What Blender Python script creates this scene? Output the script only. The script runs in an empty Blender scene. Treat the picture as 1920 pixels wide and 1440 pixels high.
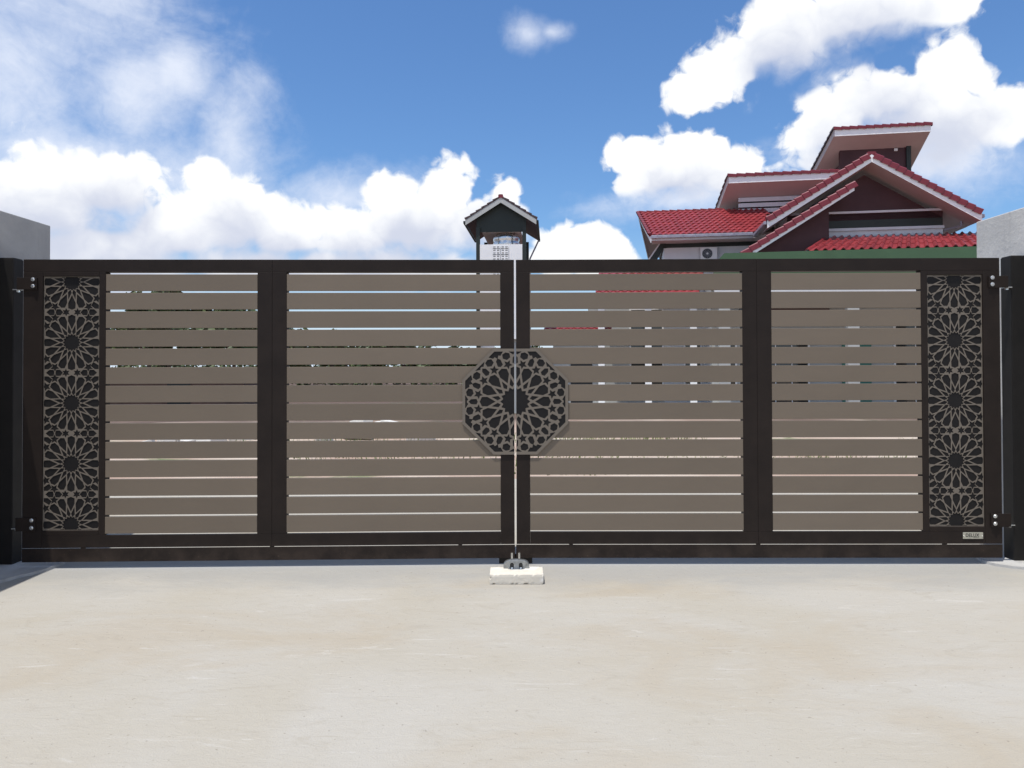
import bpy, bmesh, math, random
from mathutils import Vector, Matrix
R = math.radians
random.seed(7)
S = bpy.context.scene
C = S.collection

# ------------------------------------------------------------------ camera
CAM_H = 1.24
F_PX = 1400.0
cam_d = bpy.data.cameras.new('camera')
cam = bpy.data.objects.new('camera', cam_d)
C.objects.link(cam)
cam_d.sensor_fit = 'HORIZONTAL'
cam_d.sensor_width = 36.0
cam_d.lens = 36.0 * F_PX / 1920.0
cam_d.shift_y = -(720.0 - 670.94) / 1920.0
cam_d.clip_start = 0.05
cam_d.clip_end = 3000
cam.matrix_world = (Matrix.Translation((0, 0, CAM_H)) @ Matrix.Rotation(R(90.78), 4, 'X')
                    @ Matrix.Rotation(R(-0.16), 4, 'Z'))
S.camera = cam

# ------------------------------------------------------------------ exposure
S.view_settings.view_transform = 'Standard'
S.view_settings.look = 'None'
S.view_settings.gamma = 1.0
S.view_settings.use_curve_mapping = False
S.view_settings.exposure = 0.12
S.render.resolution_x, S.render.resolution_y = 1024, 768

# ------------------------------------------------------------------ sun
SUN = Vector((-0.18, -0.22, 1.0)).normalized()
sun_d = bpy.data.lights.new('sun', 'SUN')
sun_d.energy = 4.2
sun_d.angle = R(0.53)
sun_d.color = (1.0, 0.97, 0.925)
sun = bpy.data.objects.new('sun', sun_d)
C.objects.link(sun)
sun.rotation_euler = SUN.to_track_quat('Z', 'Y').to_euler()
sun.location = (-4, -6, 20)

# ------------------------------------------------------------------ sky with clouds (world)
W = bpy.data.worlds.new('World')
S.world = W
W.use_nodes = True
W.cycles.sampling_method = 'MANUAL'
W.cycles.sample_map_resolution = 256
SKY_STRENGTH = 0.10


def px_dir(px, py):
    """azimuth / elevation of a view direction (radians) for placing clouds in the sky"""
    x, z = (px - 960.0) / F_PX, (690.0 - py) / F_PX
    n = math.sqrt(1 + x * x + z * z)
    return math.atan2(x, 1.0), math.asin(z / n)


CUMULUS = [  # px, py, half width, half height
    (50, 395, 190, 92), (190, 352, 110, 70), (240, 322, 70, 40), (150, 480, 330, 92),
    (330, 440, 130, 66), (430, 418, 120, 84), (385, 330, 46, 34), (430, 366, 70, 36), (540, 440, 120, 66), (650, 440, 110, 62), (720, 372, 52, 48),
    (770, 420, 110, 76), (855, 362, 62, 68), (900, 410, 90, 80), (945, 372, 34, 44), (600, 500, 480, 52),
    (1095, 476, 92, 56), (1060, 452, 40, 26), (1150, 462, 40, 28),
    (1262, 322, 130, 62), (1178, 300, 56, 46), (1300, 288, 74, 52), (1368, 325, 58, 46),
    (1300, 176, 52, 42), (1365, 130, 84, 60), (1470, 70, 120, 72), (1610, 22, 150, 62), (1760, -10, 110, 44),
    (1570, 232, 96, 76), (1650, 178, 120, 72), (1768, 140, 70, 66), (1750, 232, 140, 86), (1850, 222, 84, 58), (1915, 215, 60, 48), (1600, 290, 110, 40),
]
WISPS = [  # px, py, half width, half height : thin veil
    (20, 110, 330, 210), (230, 170, 170, 130), (330, 120, 90, 70), (360, 330, 220, 110), (430, 250, 80, 110), (120, 280, 280, 70),
    (996, 60, 52, 36), (1036, 56, 40, 20), (650, 370, 160, 70), (1740, 300, 220, 80), (1280, 375, 200, 44),
]


def math_node(nt, op, a, b=None, clamp=False):
    n = nt.nodes.new('ShaderNodeMath')
    n.operation = op
    n.use_clamp = clamp
    for i, v in enumerate((a, b)):
        if v is None:
            continue
        if isinstance(v, (int, float)):
            n.inputs[i].default_value = v
        else:
            nt.links.new(v, n.inputs[i])
    return n.outputs[0]


def smooth(nt, v, lo, hi):
    n = nt.nodes.new('ShaderNodeMapRange')
    n.interpolation_type = 'SMOOTHSTEP'
    n.inputs['From Min'].default_value = lo
    n.inputs['From Max'].default_value = hi
    nt.links.new(v, n.inputs['Value'])
    return n.outputs['Result']


def noise_node(nt, vec, scale, detail=6, rough=0.55, dist=0.0):
    n = nt.nodes.new('ShaderNodeTexNoise')
    n.inputs['Scale'].default_value = scale
    n.inputs['Detail'].default_value = detail
    n.inputs['Roughness'].default_value = rough
    n.inputs['Distortion'].default_value = dist
    if vec is not None:
        nt.links.new(vec, n.inputs['Vector'])
    return n.outputs['Fac']


def blob_field(nt, ae, blobs, k=0.22):
    """1 at the heart of the nearest blob, 0 on its rim"""
    best = None
    for (px, py, hw, hh) in blobs:
        a0, e0 = px_dir(px, py)
        sa, se = F_PX / hw / math.cos(a0), F_PX / hh
        m = nt.nodes.new('ShaderNodeVectorMath')
        m.operation = 'MULTIPLY_ADD'
        m.inputs[1].default_value = (sa, se, 0)
        m.inputs[2].default_value = (-a0 * sa, -e0 * se, 0)
        nt.links.new(ae, m.inputs[0])
        ln = nt.nodes.new('ShaderNodeVectorMath')
        ln.operation = 'LENGTH'
        nt.links.new(m.outputs[0], ln.inputs[0])
        v = ln.outputs['Value']
        if best is None:
            best = v
        else:
            n = nt.nodes.new('ShaderNodeMath')
            n.operation = 'SMOOTH_MIN'
            n.inputs[2].default_value = k
            nt.links.new(best, n.inputs[0])
            nt.links.new(v, n.inputs[1])
            best = n.outputs[0]
    return math_node(nt, 'SUBTRACT', 1.0, best)


def puffs(nt, vec, scale):
    vo = nt.nodes.new('ShaderNodeTexVoronoi')
    vo.feature = 'F1'
    vo.inputs['Scale'].default_value = scale
    nt.links.new(vec, vo.inputs['Vector'])
    d = vo.outputs['Distance']
    return math_node(nt, 'SUBTRACT', 0.30, math_node(nt, 'MULTIPLY', d, d))


def build_world():
    nt = W.node_tree
    nt.nodes.clear()
    out = nt.nodes.new('ShaderNodeOutputWorld')
    bg = nt.nodes.new('ShaderNodeBackground')
    bg.inputs['Strength'].default_value = SKY_STRENGTH
    sky = nt.nodes.new('ShaderNodeTexSky')
    sky.sky_type = 'NISHITA'
    sky.sun_disc = False
    sky.sun_elevation = math.asin(SUN.z)
    sky.sun_rotation = math.atan2(SUN.x, SUN.y)
    sky.altitude = 40
    sky.air_density = 1.2
    sky.dust_density = 0.4
    sky.ozone_density = 2.0
    vec = nt.nodes.new('ShaderNodeTexCoord').outputs['Generated']
    sep = nt.nodes.new('ShaderNodeSeparateXYZ')
    nt.links.new(vec, sep.inputs[0])
    az = math_node(nt, 'ARCTAN2', sep.outputs['X'], sep.outputs['Y'])
    el = math_node(nt, 'ARCSINE', math_node(nt, 'MINIMUM', sep.outputs['Z'], 0.9999))
    cmb = nt.nodes.new('ShaderNodeCombineXYZ')
    nt.links.new(az, cmb.inputs[0])
    nt.links.new(el, cmb.inputs[1])
    ae = cmb.outputs[0]
    up = nt.nodes.new('ShaderNodeVectorMath')
    up.operation = 'ADD'
    up.inputs[1].default_value = (-0.008, 0.030, 0.0)
    nt.links.new(ae, up.inputs[0])
    # billows: broad swells, then puffs in three sizes on slightly warped directions
    wn = nt.nodes.new('ShaderNodeTexNoise')
    wn.inputs['Scale'].default_value = 16.0
    wn.inputs['Detail'].default_value = 3
    wn.inputs['Roughness'].default_value = 0.6
    nt.links.new(vec, wn.inputs['Vector'])
    wv = nt.nodes.new('ShaderNodeVectorMath')
    wv.operation = 'MULTIPLY_ADD'
    wv.inputs[1].default_value = (0.05, 0.05, 0.05)
    nt.links.new(wn.outputs['Color'], wv.inputs[0])
    nt.links.new(vec, wv.inputs[2])
    n1 = noise_node(nt, vec, 9.0, 4, 0.5)
    p1, p2 = puffs(nt, wv.outputs[0], 19.0), puffs(nt, wv.outputs[0], 44.0)
    fine = noise_node(nt, wv.outputs[0], 70.0, 4, 0.62)
    puff = math_node(nt, 'ADD', math_node(nt, 'MULTIPLY', p1, 0.62), math_node(nt, 'MULTIPLY', p2, 0.40))
    puff = math_node(nt, 'ADD', puff, math_node(nt, 'MULTIPLY', math_node(nt, 'SUBTRACT', fine, 0.5), 0.42))
    swell = math_node(nt, 'MULTIPLY', math_node(nt, 'SUBTRACT', n1, 0.5), 0.95)
    billow = math_node(nt, 'ADD', puff, swell)
    billow = math_node(nt, 'ADD', billow, 0.02)
    # the rest of the sky: the same scattered fair-weather clouds
    n3 = noise_node(nt, vec, 3.1, 3, 0.5)
    rest = math_node(nt, 'SUBTRACT', math_node(nt, 'MULTIPLY', math_node(nt, 'SUBTRACT', n3, 0.47), 5.0), 0.2)
    outside = smooth(nt, math_node(nt, 'MAXIMUM', math_node(nt, 'MULTIPLY', math_node(nt, 'ABSOLUTE', az), 1.0 / 0.74),
                                   math_node(nt, 'MULTIPLY', el, 1.0 / 0.58)), 0.9, 1.15)
    rest = math_node(nt, 'SUBTRACT', rest, math_node(nt, 'MULTIPLY', math_node(nt, 'SUBTRACT', 1.0, outside), 5.0))
    f1 = math_node(nt, 'MAXIMUM', blob_field(nt, ae, CUMULUS), rest)
    f2 = math_node(nt, 'MAXIMUM', blob_field(nt, up.outputs[0], [b for b in CUMULUS if b[2] * b[3] > 5500]), rest)
    dens = math_node(nt, 'ADD', f1, billow)
    # soft on the lower, shaded side; crisp along the sunlit tops
    crisp = smooth(nt, dens, -0.02, 0.28)
    soft = smooth(nt, dens, -0.16, 0.95)
    above = math_node(nt, 'ADD', f2, math_node(nt, 'MULTIPLY', swell, 0.9))
    above = math_node(nt, 'SUBTRACT', above, math_node(nt, 'MULTIPLY', puff, 0.55))
    shade = smooth(nt, above, -0.1, 0.85)
    low = smooth(nt, math_node(nt, 'SUBTRACT', f2, f1), -0.05, 0.28)
    cov = math_node(nt, 'ADD', math_node(nt, 'MULTIPLY', crisp, math_node(nt, 'SUBTRACT', 1.0, low)), math_node(nt, 'MULTIPLY', soft, low))
    ccol = nt.nodes.new('ShaderNodeMixRGB')
    ccol.inputs[1].default_value = (9.7, 9.8, 9.9, 1)
    ccol.inputs[2].default_value = (6.1, 6.5, 7.7, 1)
    nt.links.new(shade, ccol.inputs[0])
    # thin veil, drawn out sideways
    mp = nt.nodes.new('ShaderNodeMapping')
    mp.inputs['Scale'].default_value = (3.0, 3.0, 4.6)
    mp.inputs['Rotation'].default_value = (0.0, R(24), 0.0)
    nt.links.new(vec, mp.inputs['Vector'])
    n4 = noise_node(nt, mp.outputs[0], 1.7, 6, 0.58, 0.5)
    veil = math_node(nt, 'ADD', blob_field(nt, ae, WISPS), math_node(nt, 'MULTIPLY', math_node(nt, 'SUBTRACT', n4, 0.5), 2.2))
    veil = math_node(nt, 'ADD', veil, math_node(nt, 'MULTIPLY', math_node(nt, 'ADD', swell, math_node(nt, 'MULTIPLY', math_node(nt, 'SUBTRACT', fine, 0.5), 0.6)), 0.75))
    veil = math_node(nt, 'MULTIPLY', smooth(nt, veil, -0.35, 1.2), 0.92)
    tint = nt.nodes.new('ShaderNodeMixRGB')
    tint.blend_type = 'MULTIPLY'
    tint.inputs[0].default_value = 1.0
    tint.inputs[2].default_value = (0.70, 0.97, 1.30, 1)
    nt.links.new(sky.outputs[0], tint.inputs[1])

    def mix(a, b_, f):
        x = nt.nodes.new('ShaderNodeMixRGB')
        nt.links.new(a, x.inputs[1])
        if isinstance(b_, tuple):
            x.inputs[2].default_value = (*b_, 1)
        else:
            nt.links.new(b_, x.inputs[2])
        nt.links.new(f, x.inputs[0])
        return x.outputs[0]
    # pale tropical haze low over the horizon
    haze = math_node(nt, 'POWER', smooth(nt, el, 0.24, -0.02), 2.2)
    col = mix(tint.outputs[0], (7.4, 8.4, 9.9), math_node(nt, 'MULTIPLY', haze, 0.92))
    col = mix(col, (7.9, 8.4, 9.5), veil)
    col = mix(col, ccol.outputs[0], cov)
    nt.links.new(col, bg.inputs['Color'])
    nt.links.new(bg.outputs[0], out.inputs[0])


build_world()

# ------------------------------------------------------------------ materials
def mat(name, col, rough=0.6, metal=0.0, var=0.0, scale=6.0, bump=0.0, bscale=60.0, spec=0.5, dirt=None, stretch=None):
    m = bpy.data.materials.new(name)
    m.use_nodes = True
    nt = m.node_tree
    b = nt.nodes['Principled BSDF']
    b.inputs['Base Color'].default_value = (*col, 1)
    b.inputs['Roughness'].default_value = rough
    b.inputs['Metallic'].default_value = metal
    b.inputs['Specular IOR Level'].default_value = spec
    tc = nt.nodes.new('ShaderNodeTexCoord')
    vec = tc.outputs['Object']
    if stretch:
        mp = nt.nodes.new('ShaderNodeMapping')
        mp.inputs['Scale'].default_value = stretch
        nt.links.new(vec, mp.inputs['Vector'])
        vec = mp.outputs[0]
    if var or dirt:
        nz = noise_node(nt, vec, scale, 8, 0.6)
        mr = nt.nodes.new('ShaderNodeMapRange')
        mr.inputs['From Min'].default_value = 0.3
        mr.inputs['From Max'].default_value = 0.7
        nt.links.new(nz, mr.inputs['Value'])
        mx = nt.nodes.new('ShaderNodeMixRGB')
        d = dirt or tuple(c * (1 - var) for c in col)
        mx.inputs[1].default_value = (*[min(1, c * (1 + var)) for c in col], 1)
        mx.inputs[2].default_value = (*d, 1)
        nt.links.new(mr.outputs[0], mx.inputs[0])
        nt.links.new(mx.outputs[0], b.inputs['Base Color'])
        rr = nt.nodes.new('ShaderNodeMapRange')
        rr.inputs['To Min'].default_value = max(0.05, rough - 0.1)
        rr.inputs['To Max'].default_value = min(1, rough + 0.12)
        nt.links.new(nz, rr.inputs['Value'])
        nt.links.new(rr.outputs[0], b.inputs['Roughness'])
    if bump:
        nb = noise_node(nt, vec, bscale, 6, 0.6)
        bp = nt.nodes.new('ShaderNodeBump')
        bp.inputs['Strength'].default_value = bump
        bp.inputs['Distance'].default_value = 0.01
        nt.links.new(nb, bp.inputs['Height'])
        nt.links.new(bp.outputs[0], b.inputs['Normal'])
    return m


M = {}
M['frame'] = mat('dark brown powder coat', (0.0180, 0.0128, 0.0105), 0.48, var=0.16, scale=5, bump=0.04, bscale=400, spec=0.16)
def dusty(m, z0, z1, dust):
    """dirt splashed up from the ground: denser specks between heights z1 (none) and z0"""
    nt = m.node_tree
    b = nt.nodes['Principled BSDF']
    src = b.inputs['Base Color'].links[0].from_socket
    vec = nt.nodes.new('ShaderNodeTexCoord').outputs['Object']
    sep = nt.nodes.new('ShaderNodeSeparateXYZ')
    nt.links.new(vec, sep.inputs[0])
    low = smooth(nt, sep.outputs['Z'], z1, z0)
    film = smooth(nt, noise_node(nt, vec, 7.0, 6, 0.65), 0.3, 0.75)
    speck = smooth(nt, noise_node(nt, vec, 85.0, 3, 0.5), 0.66, 0.73)
    f = math_node(nt, 'MULTIPLY', low, math_node(nt, 'ADD', math_node(nt, 'MULTIPLY', film, 0.2), math_node(nt, 'MULTIPLY', speck, 0.5)))
    f = math_node(nt, 'ADD', f, math_node(nt, 'MULTIPLY', film, 0.03))
    x = nt.nodes.new('ShaderNodeMixRGB')
    nt.links.new(f, x.inputs[0])
    nt.links.new(src, x.inputs[1])
    x.inputs[2].default_value = (*dust, 1)
    nt.links.new(x.outputs[0], b.inputs['Base Color'])


def per_object(m, lo, hi):
    nt = m.node_tree
    b = nt.nodes['Principled BSDF']
    src = b.inputs['Base Color'].links[0].from_socket
    oi = nt.nodes.new('ShaderNodeObjectInfo')
    mr = nt.nodes.new('ShaderNodeMapRange')
    mr.inputs['To Min'].default_value = lo
    mr.inputs['To Max'].default_value = hi
    nt.links.new(oi.outputs['Random'], mr.inputs['Value'])
    hs = nt.nodes.new('ShaderNodeHueSaturation')
    nt.links.new(src, hs.inputs['Color'])
    nt.links.new(mr.outputs[0], hs.inputs['Value'])
    nt.links.new(hs.outputs[0], b.inputs['Base Color'])


dusty(M['frame'], 0.02, 0.20, (0.16, 0.115, 0.085))
M['backing'] = mat('black brown sheet', (0.0110, 0.0096, 0.0092), 0.55, var=0.12, scale=7, spec=0.22)
M['slat'] = mat('taupe powder coat', (0.163, 0.129, 0.095), 0.5, var=0.06, scale=2.2, bump=0.03, bscale=300, spec=0.3, stretch=(0.6, 2, 2))
per_object(M['slat'], 0.95, 1.05)
M['lattice'] = mat('taupe laser cut sheet', (0.158, 0.132, 0.104), 0.5, var=0.05, scale=9, spec=0.35)
M['post'] = mat('black steel post', (0.0130, 0.0115, 0.0105), 0.5, var=0.2, scale=6, spec=0.2)
M['bolt'] = mat('bright steel', (0.78, 0.78, 0.76), 0.22, 1.0)
M['brass'] = mat('weathered brass plate', (0.47, 0.45, 0.37), 0.42, 0.55, var=0.12, scale=40)
M['ink'] = mat('dark engraved paint', (0.02, 0.02, 0.018), 0.6)
M['cast'] = mat('cast iron', (0.30, 0.31, 0.31), 0.36, 0.8, var=0.35, scale=30, bump=0.25, bscale=120)
M['white'] = mat('white paint', (0.78, 0.78, 0.78), 0.5, var=0.04, scale=3)
M['offwhite'] = mat('pale grey paint', (0.56, 0.57, 0.585), 0.6, var=0.06, scale=2, bump=0.05)
M['grey'] = mat('grey wall paint', (0.40, 0.41, 0.40), 0.7, var=0.08, scale=1.5, bump=0.06)
M['maroon'] = mat('maroon wall paint', (0.045, 0.0090, 0.0115), 0.6, var=0.14, scale=1.2)
M['green'] = mat('dark green paint', (0.008, 0.014, 0.011), 0.55, var=0.14, scale=1.2)
M['beam'] = mat('green beam paint', (0.043, 0.098, 0.045), 0.6, var=0.14, scale=1.0, bump=0.05)
M['dark'] = mat('dark opening', (0.008, 0.009, 0.010), 0.35)
M['glass'] = mat('dark window glass', (0.012, 0.016, 0.018), 0.06, spec=0.7)
M['soffit'] = mat('soffit boards', (0.43, 0.365, 0.352), 0.6, var=0.04, scale=2)
M['gutter'] = mat('grey gutter', (0.30, 0.29, 0.34), 0.35, 0.2, var=0.2, scale=4)
M['steel'] = mat('stainless tank', (0.62, 0.64, 0.66), 0.25, 0.9, var=0.1, scale=6)
M['ac'] = mat('white enamel', (0.62, 0.62, 0.60), 0.45)
M['tile_dark'] = mat('weathered dark tile', (0.055, 0.030, 0.030), 0.5, var=0.3, scale=9)
M['bark'] = mat('bark', (0.10, 0.075, 0.055), 0.9, var=0.3, scale=8, bump=0.5, bscale=20)
M['rubble'] = mat('broken concrete', (0.60, 0.58, 0.54), 0.9, var=0.15, scale=6, bump=0.4, bscale=30)
M['teal'] = mat('teal door paint', (0.02, 0.16, 0.13), 0.5)


def mat_tile():
    m = mat('glazed red tile', (0.24, 0.025, 0.029), 0.40, var=0.1, scale=14, spec=0.5)
    nt = m.node_tree
    b = nt.nodes['Principled BSDF']
    oi = nt.nodes.new('ShaderNodeObjectInfo')
    hs = nt.nodes.new('ShaderNodeHueSaturation')
    src = b.inputs['Base Color'].links[0].from_socket
    nt.links.new(src, hs.inputs['Color'])
    mr = nt.nodes.new('ShaderNodeMapRange')
    mr.inputs['To Min'].default_value = 0.82
    mr.inputs['To Max'].default_value = 1.15
    nt.links.new(oi.outputs['Random'], mr.inputs['Value'])
    nt.links.new(mr.outputs[0], hs.inputs['Value'])
    nt.links.new(hs.outputs[0], b.inputs['Base Color'])
    return m


M['tile'] = mat_tile()
M['tile_plum'] = mat('plum red verge tile', (0.160, 0.015, 0.025), 0.38, var=0.12, scale=8)


def mat_concrete_ground():
    m = bpy.data.materials.new('swept concrete')
    m.use_nodes = True
    nt = m.node_tree
    b = nt.nodes['Principled BSDF']
    tc = nt.nodes.new('ShaderNodeTexCoord')
    vec = tc.outputs['Object']
    mp = nt.nodes.new('ShaderNodeMapping')
    mp.inputs['Scale'].default_value = (0.75, 1.5, 1.0)
    mp.inputs['Rotation'].default_value = (0, 0, R(-24))
    mp.inputs['Location'].default_value = (7.1, -2.2, 0)
    nt.links.new(vec, mp.inputs['Vector'])

    def mix(a, b_, f):
        x = nt.nodes.new('ShaderNodeMixRGB')
        for i, v in ((1, a), (2, b_)):
            if isinstance(v, tuple):
                x.inputs[i].default_value = (*v, 1)
            else:
                nt.links.new(v, x.inputs[i])
        nt.links.new(f, x.inputs[0])
        return x.outputs[0]
    big = smooth(nt, noise_node(nt, vec, 0.75, 5, 0.55, 0.6), 0.36, 0.66)
    col = mix((0.394, 0.362, 0.302), (0.416, 0.392, 0.346), big)
    warm = smooth(nt, noise_node(nt, mp.outputs[0], 0.85, 7, 0.62, 0.9), 0.47, 0.72)
    col = mix(col, (0.365, 0.303, 0.218), math_node(nt, 'MULTIPLY', warm, 0.52))
    streak = smooth(nt, noise_node(nt, mp.outputs[0], 5.5, 9, 0.66, 1.6), 0.53, 0.74)
    col = mix(col, (0.345, 0.310, 0.252), math_node(nt, 'MULTIPLY', streak, 0.6))
    mp2 = nt.nodes.new('ShaderNodeMapping')
    mp2.inputs['Scale'].default_value = (0.9, 3.6, 1.0)
    mp2.inputs['Rotation'].default_value = (0, 0, R(16))
    nt.links.new(vec, mp2.inputs['Vector'])
    pale = smooth(nt, noise_node(nt, mp2.outputs[0], 2.1, 8, 0.7, 1.2), 0.60, 0.74)
    col = mix(col, (0.50, 0.478, 0.435), math_node(nt, 'MULTIPLY', pale, 0.9))
    mp3 = nt.nodes.new('ShaderNodeMapping')
    mp3.inputs['Scale'].default_value = (1.6, 15.0, 1.0)
    mp3.inputs['Rotation'].default_value = (0, 0, R(-13))
    nt.links.new(vec, mp3.inputs['Vector'])
    scr = noise_node(nt, mp3.outputs[0], 1.6, 5, 0.62, 1.4)
    col = mix(col, (0.52, 0.50, 0.46), math_node(nt, 'MULTIPLY', smooth(nt, scr, 0.62, 0.72), 0.5))
    col = mix(col, (0.31, 0.275, 0.22), math_node(nt, 'MULTIPLY', smooth(nt, scr, 0.36, 0.28), 0.45))
    # greyer band with a wavering edge along the foot of the gate
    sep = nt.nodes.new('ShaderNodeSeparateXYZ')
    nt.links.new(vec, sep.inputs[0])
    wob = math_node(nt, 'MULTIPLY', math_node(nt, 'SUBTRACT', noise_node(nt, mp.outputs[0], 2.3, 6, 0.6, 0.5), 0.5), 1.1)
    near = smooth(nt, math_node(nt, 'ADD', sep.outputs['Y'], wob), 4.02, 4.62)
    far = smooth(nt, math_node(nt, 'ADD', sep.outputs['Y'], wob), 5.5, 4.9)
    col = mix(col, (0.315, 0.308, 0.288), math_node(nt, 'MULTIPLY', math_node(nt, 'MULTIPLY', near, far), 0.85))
    spk = smooth(nt, noise_node(nt, vec, 48.0, 3, 0.5), 0.67, 0.72)
    col = mix(col, (0.22, 0.195, 0.16), math_node(nt, 'MULTIPLY', spk, 0.6))
    fine = noise_node(nt, vec, 170.0, 4, 0.6)
    col = mix(col, (0.345, 0.312, 0.252), math_node(nt, 'MULTIPLY', smooth(nt, fine, 0.47, 0.72), 0.55))
    nt.links.new(col, b.inputs['Base Color'])
    b.inputs['Roughness'].default_value = 0.82
    b.inputs['Specular IOR Level'].default_value = 0.3
    h = math_node(nt, 'ADD', math_node(nt, 'MULTIPLY', fine, 0.35),
                  math_node(nt, 'MULTIPLY', noise_node(nt, mp.outputs[0], 14.0, 8, 0.65, 0.8), 1.0))
    bp = nt.nodes.new('ShaderNodeBump')
    bp.inputs['Strength'].default_value = 0.5
    bp.inputs['Distance'].default_value = 0.012
    nt.links.new(h, bp.inputs['Height'])
    nt.links.new(bp.outputs[0], b.inputs['Normal'])
    return m


def mat_dirt():
    m = bpy.data.materials.new('laterite soil')
    m.use_nodes = True
    nt = m.node_tree
    b = nt.nodes['Principled BSDF']
    vec = nt.nodes.new('ShaderNodeTexCoord').outputs['Object']
    n = smooth(nt, noise_node(nt, vec, 0.35, 8, 0.6, 0.5), 0.35, 0.65)
    x = nt.nodes.new('ShaderNodeMixRGB')
    x.inputs[1].default_value = (0.50, 0.42, 0.34, 1)
    x.inputs[2].default_value = (0.36, 0.25, 0.19, 1)
    nt.links.new(n, x.inputs[0])
    n2 = smooth(nt, noise_node(nt, vec, 0.22, 9, 0.65, 1.0), 0.55, 0.66)
    y = nt.nodes.new('ShaderNodeMixRGB')
    nt.links.new(x.outputs[0], y.inputs[1])
    y.inputs[2].default_value = (0.13, 0.16, 0.06, 1)
    nt.links.new(n2, y.inputs[0])
    sep = nt.nodes.new('ShaderNodeSeparateXYZ')
    nt.links.new(vec, sep.inputs[0])
    wob = math_node(nt, 'MULTIPLY', noise_node(nt, vec, 0.15, 6, 0.6), 14.0)
    farf = smooth(nt, math_node(nt, 'ADD', sep.outputs['Y'], wob), 27.0, 33.0)
    e = nt.nodes.new('ShaderNodeMixRGB')
    e.inputs[1].default_value = (0.105, 0.068, 0.050, 1)
    e.inputs[2].default_value = (0.060, 0.068, 0.028, 1)
    nt.links.new(n2, e.inputs[0])
    w = nt.nodes.new('ShaderNodeMixRGB')
    nt.links.new(farf, w.inputs[0])
    nt.links.new(y.outputs[0], w.inputs[1])
    nt.links.new(e.outputs[0], w.inputs[2])
    nt.links.new(w.outputs[0], b.inputs['Base Color'])
    b.inputs['Roughness'].default_value = 0.95
    bp = nt.nodes.new('ShaderNodeBump')
    bp.inputs['Strength'].default_value = 0.6
    bp.inputs['Distance'].default_value = 0.05
    nt.links.new(noise_node(nt, vec, 9, 8, 0.65), bp.inputs['Height'])
    nt.links.new(bp.outputs[0], b.inputs['Normal'])
    return m


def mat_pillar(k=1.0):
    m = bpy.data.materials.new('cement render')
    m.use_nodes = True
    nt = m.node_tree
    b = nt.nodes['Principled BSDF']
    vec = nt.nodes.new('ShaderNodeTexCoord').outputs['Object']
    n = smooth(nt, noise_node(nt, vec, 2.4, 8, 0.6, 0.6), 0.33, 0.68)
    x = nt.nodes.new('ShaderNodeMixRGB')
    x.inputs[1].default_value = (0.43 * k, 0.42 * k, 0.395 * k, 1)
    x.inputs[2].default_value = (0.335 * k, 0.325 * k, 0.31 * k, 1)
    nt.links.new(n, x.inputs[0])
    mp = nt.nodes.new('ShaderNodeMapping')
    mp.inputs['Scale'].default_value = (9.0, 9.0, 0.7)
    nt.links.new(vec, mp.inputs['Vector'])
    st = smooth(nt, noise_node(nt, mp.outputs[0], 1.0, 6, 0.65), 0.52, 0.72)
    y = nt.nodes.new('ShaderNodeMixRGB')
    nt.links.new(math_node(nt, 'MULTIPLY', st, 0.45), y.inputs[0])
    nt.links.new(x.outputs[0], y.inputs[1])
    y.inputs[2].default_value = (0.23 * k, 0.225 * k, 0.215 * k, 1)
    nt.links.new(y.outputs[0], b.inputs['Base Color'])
    b.inputs['Roughness'].default_value = 0.85
    bp = nt.nodes.new('ShaderNodeBump')
    bp.inputs['Strength'].default_value = 0.3
    bp.inputs['Distance'].default_value = 0.01
    nt.links.new(noise_node(nt, vec, 40, 6, 0.6), bp.inputs['Height'])
    nt.links.new(bp.outputs[0], b.inputs['Normal'])
    return m


def mat_block():
    m = mat('mortar block', (0.63, 0.58, 0.49), 0.9, var=0.12, scale=9, bump=0.25, bscale=70)
    nt = m.node_tree
    b = nt.nodes['Principled BSDF']
    src = b.inputs['Base Color'].links[0].from_socket
    vec = nt.nodes.new('ShaderNodeTexCoord').outputs['Object']
    n = smooth(nt, noise_node(nt, vec, 5.5, 6, 0.6), 0.5, 0.62)
    x = nt.nodes.new('ShaderNodeMixRGB')
    nt.links.new(n, x.inputs[0])
    nt.links.new(src, x.inputs[1])
    x.inputs[2].default_value = (0.72, 0.69, 0.63, 1)
    nt.links.new(x.outputs[0], b.inputs['Base Color'])
    return m


def mat_leaf(name, c1, c2):
    m = bpy.data.materials.new(name)
    m.use_nodes = True
    nt = m.node_tree
    b = nt.nodes['Principled BSDF']
    vec = nt.nodes.new('ShaderNodeTexCoord').outputs['Object']
    n = smooth(nt, noise_node(nt, vec, 1.6, 4, 0.6), 0.35, 0.65)
    x = nt.nodes.new('ShaderNodeMixRGB')
    x.inputs[1].default_value = (*c1, 1)
    x.inputs[2].default_value = (*c2, 1)
    nt.links.new(n, x.inputs[0])
    nt.links.new(x.outputs[0], b.inputs['Base Color'])
    b.inputs['Roughness'].default_value = 0.6
    return m


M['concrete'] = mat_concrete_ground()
M['dirt'] = mat_dirt()
M['pillar'] = mat_pillar()
M['pillar_lit'] = mat_pillar(1.5)  # same render made paler: sunlight on the right pillar put into its colour
M['block'] = mat_block()
M['leaf'] = mat_leaf('tree leaves', (0.035, 0.062, 0.018), (0.085, 0.11, 0.035))
M['grass'] = mat_leaf('grass blades', (0.12, 0.16, 0.04), (0.20, 0.22, 0.08))

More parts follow.
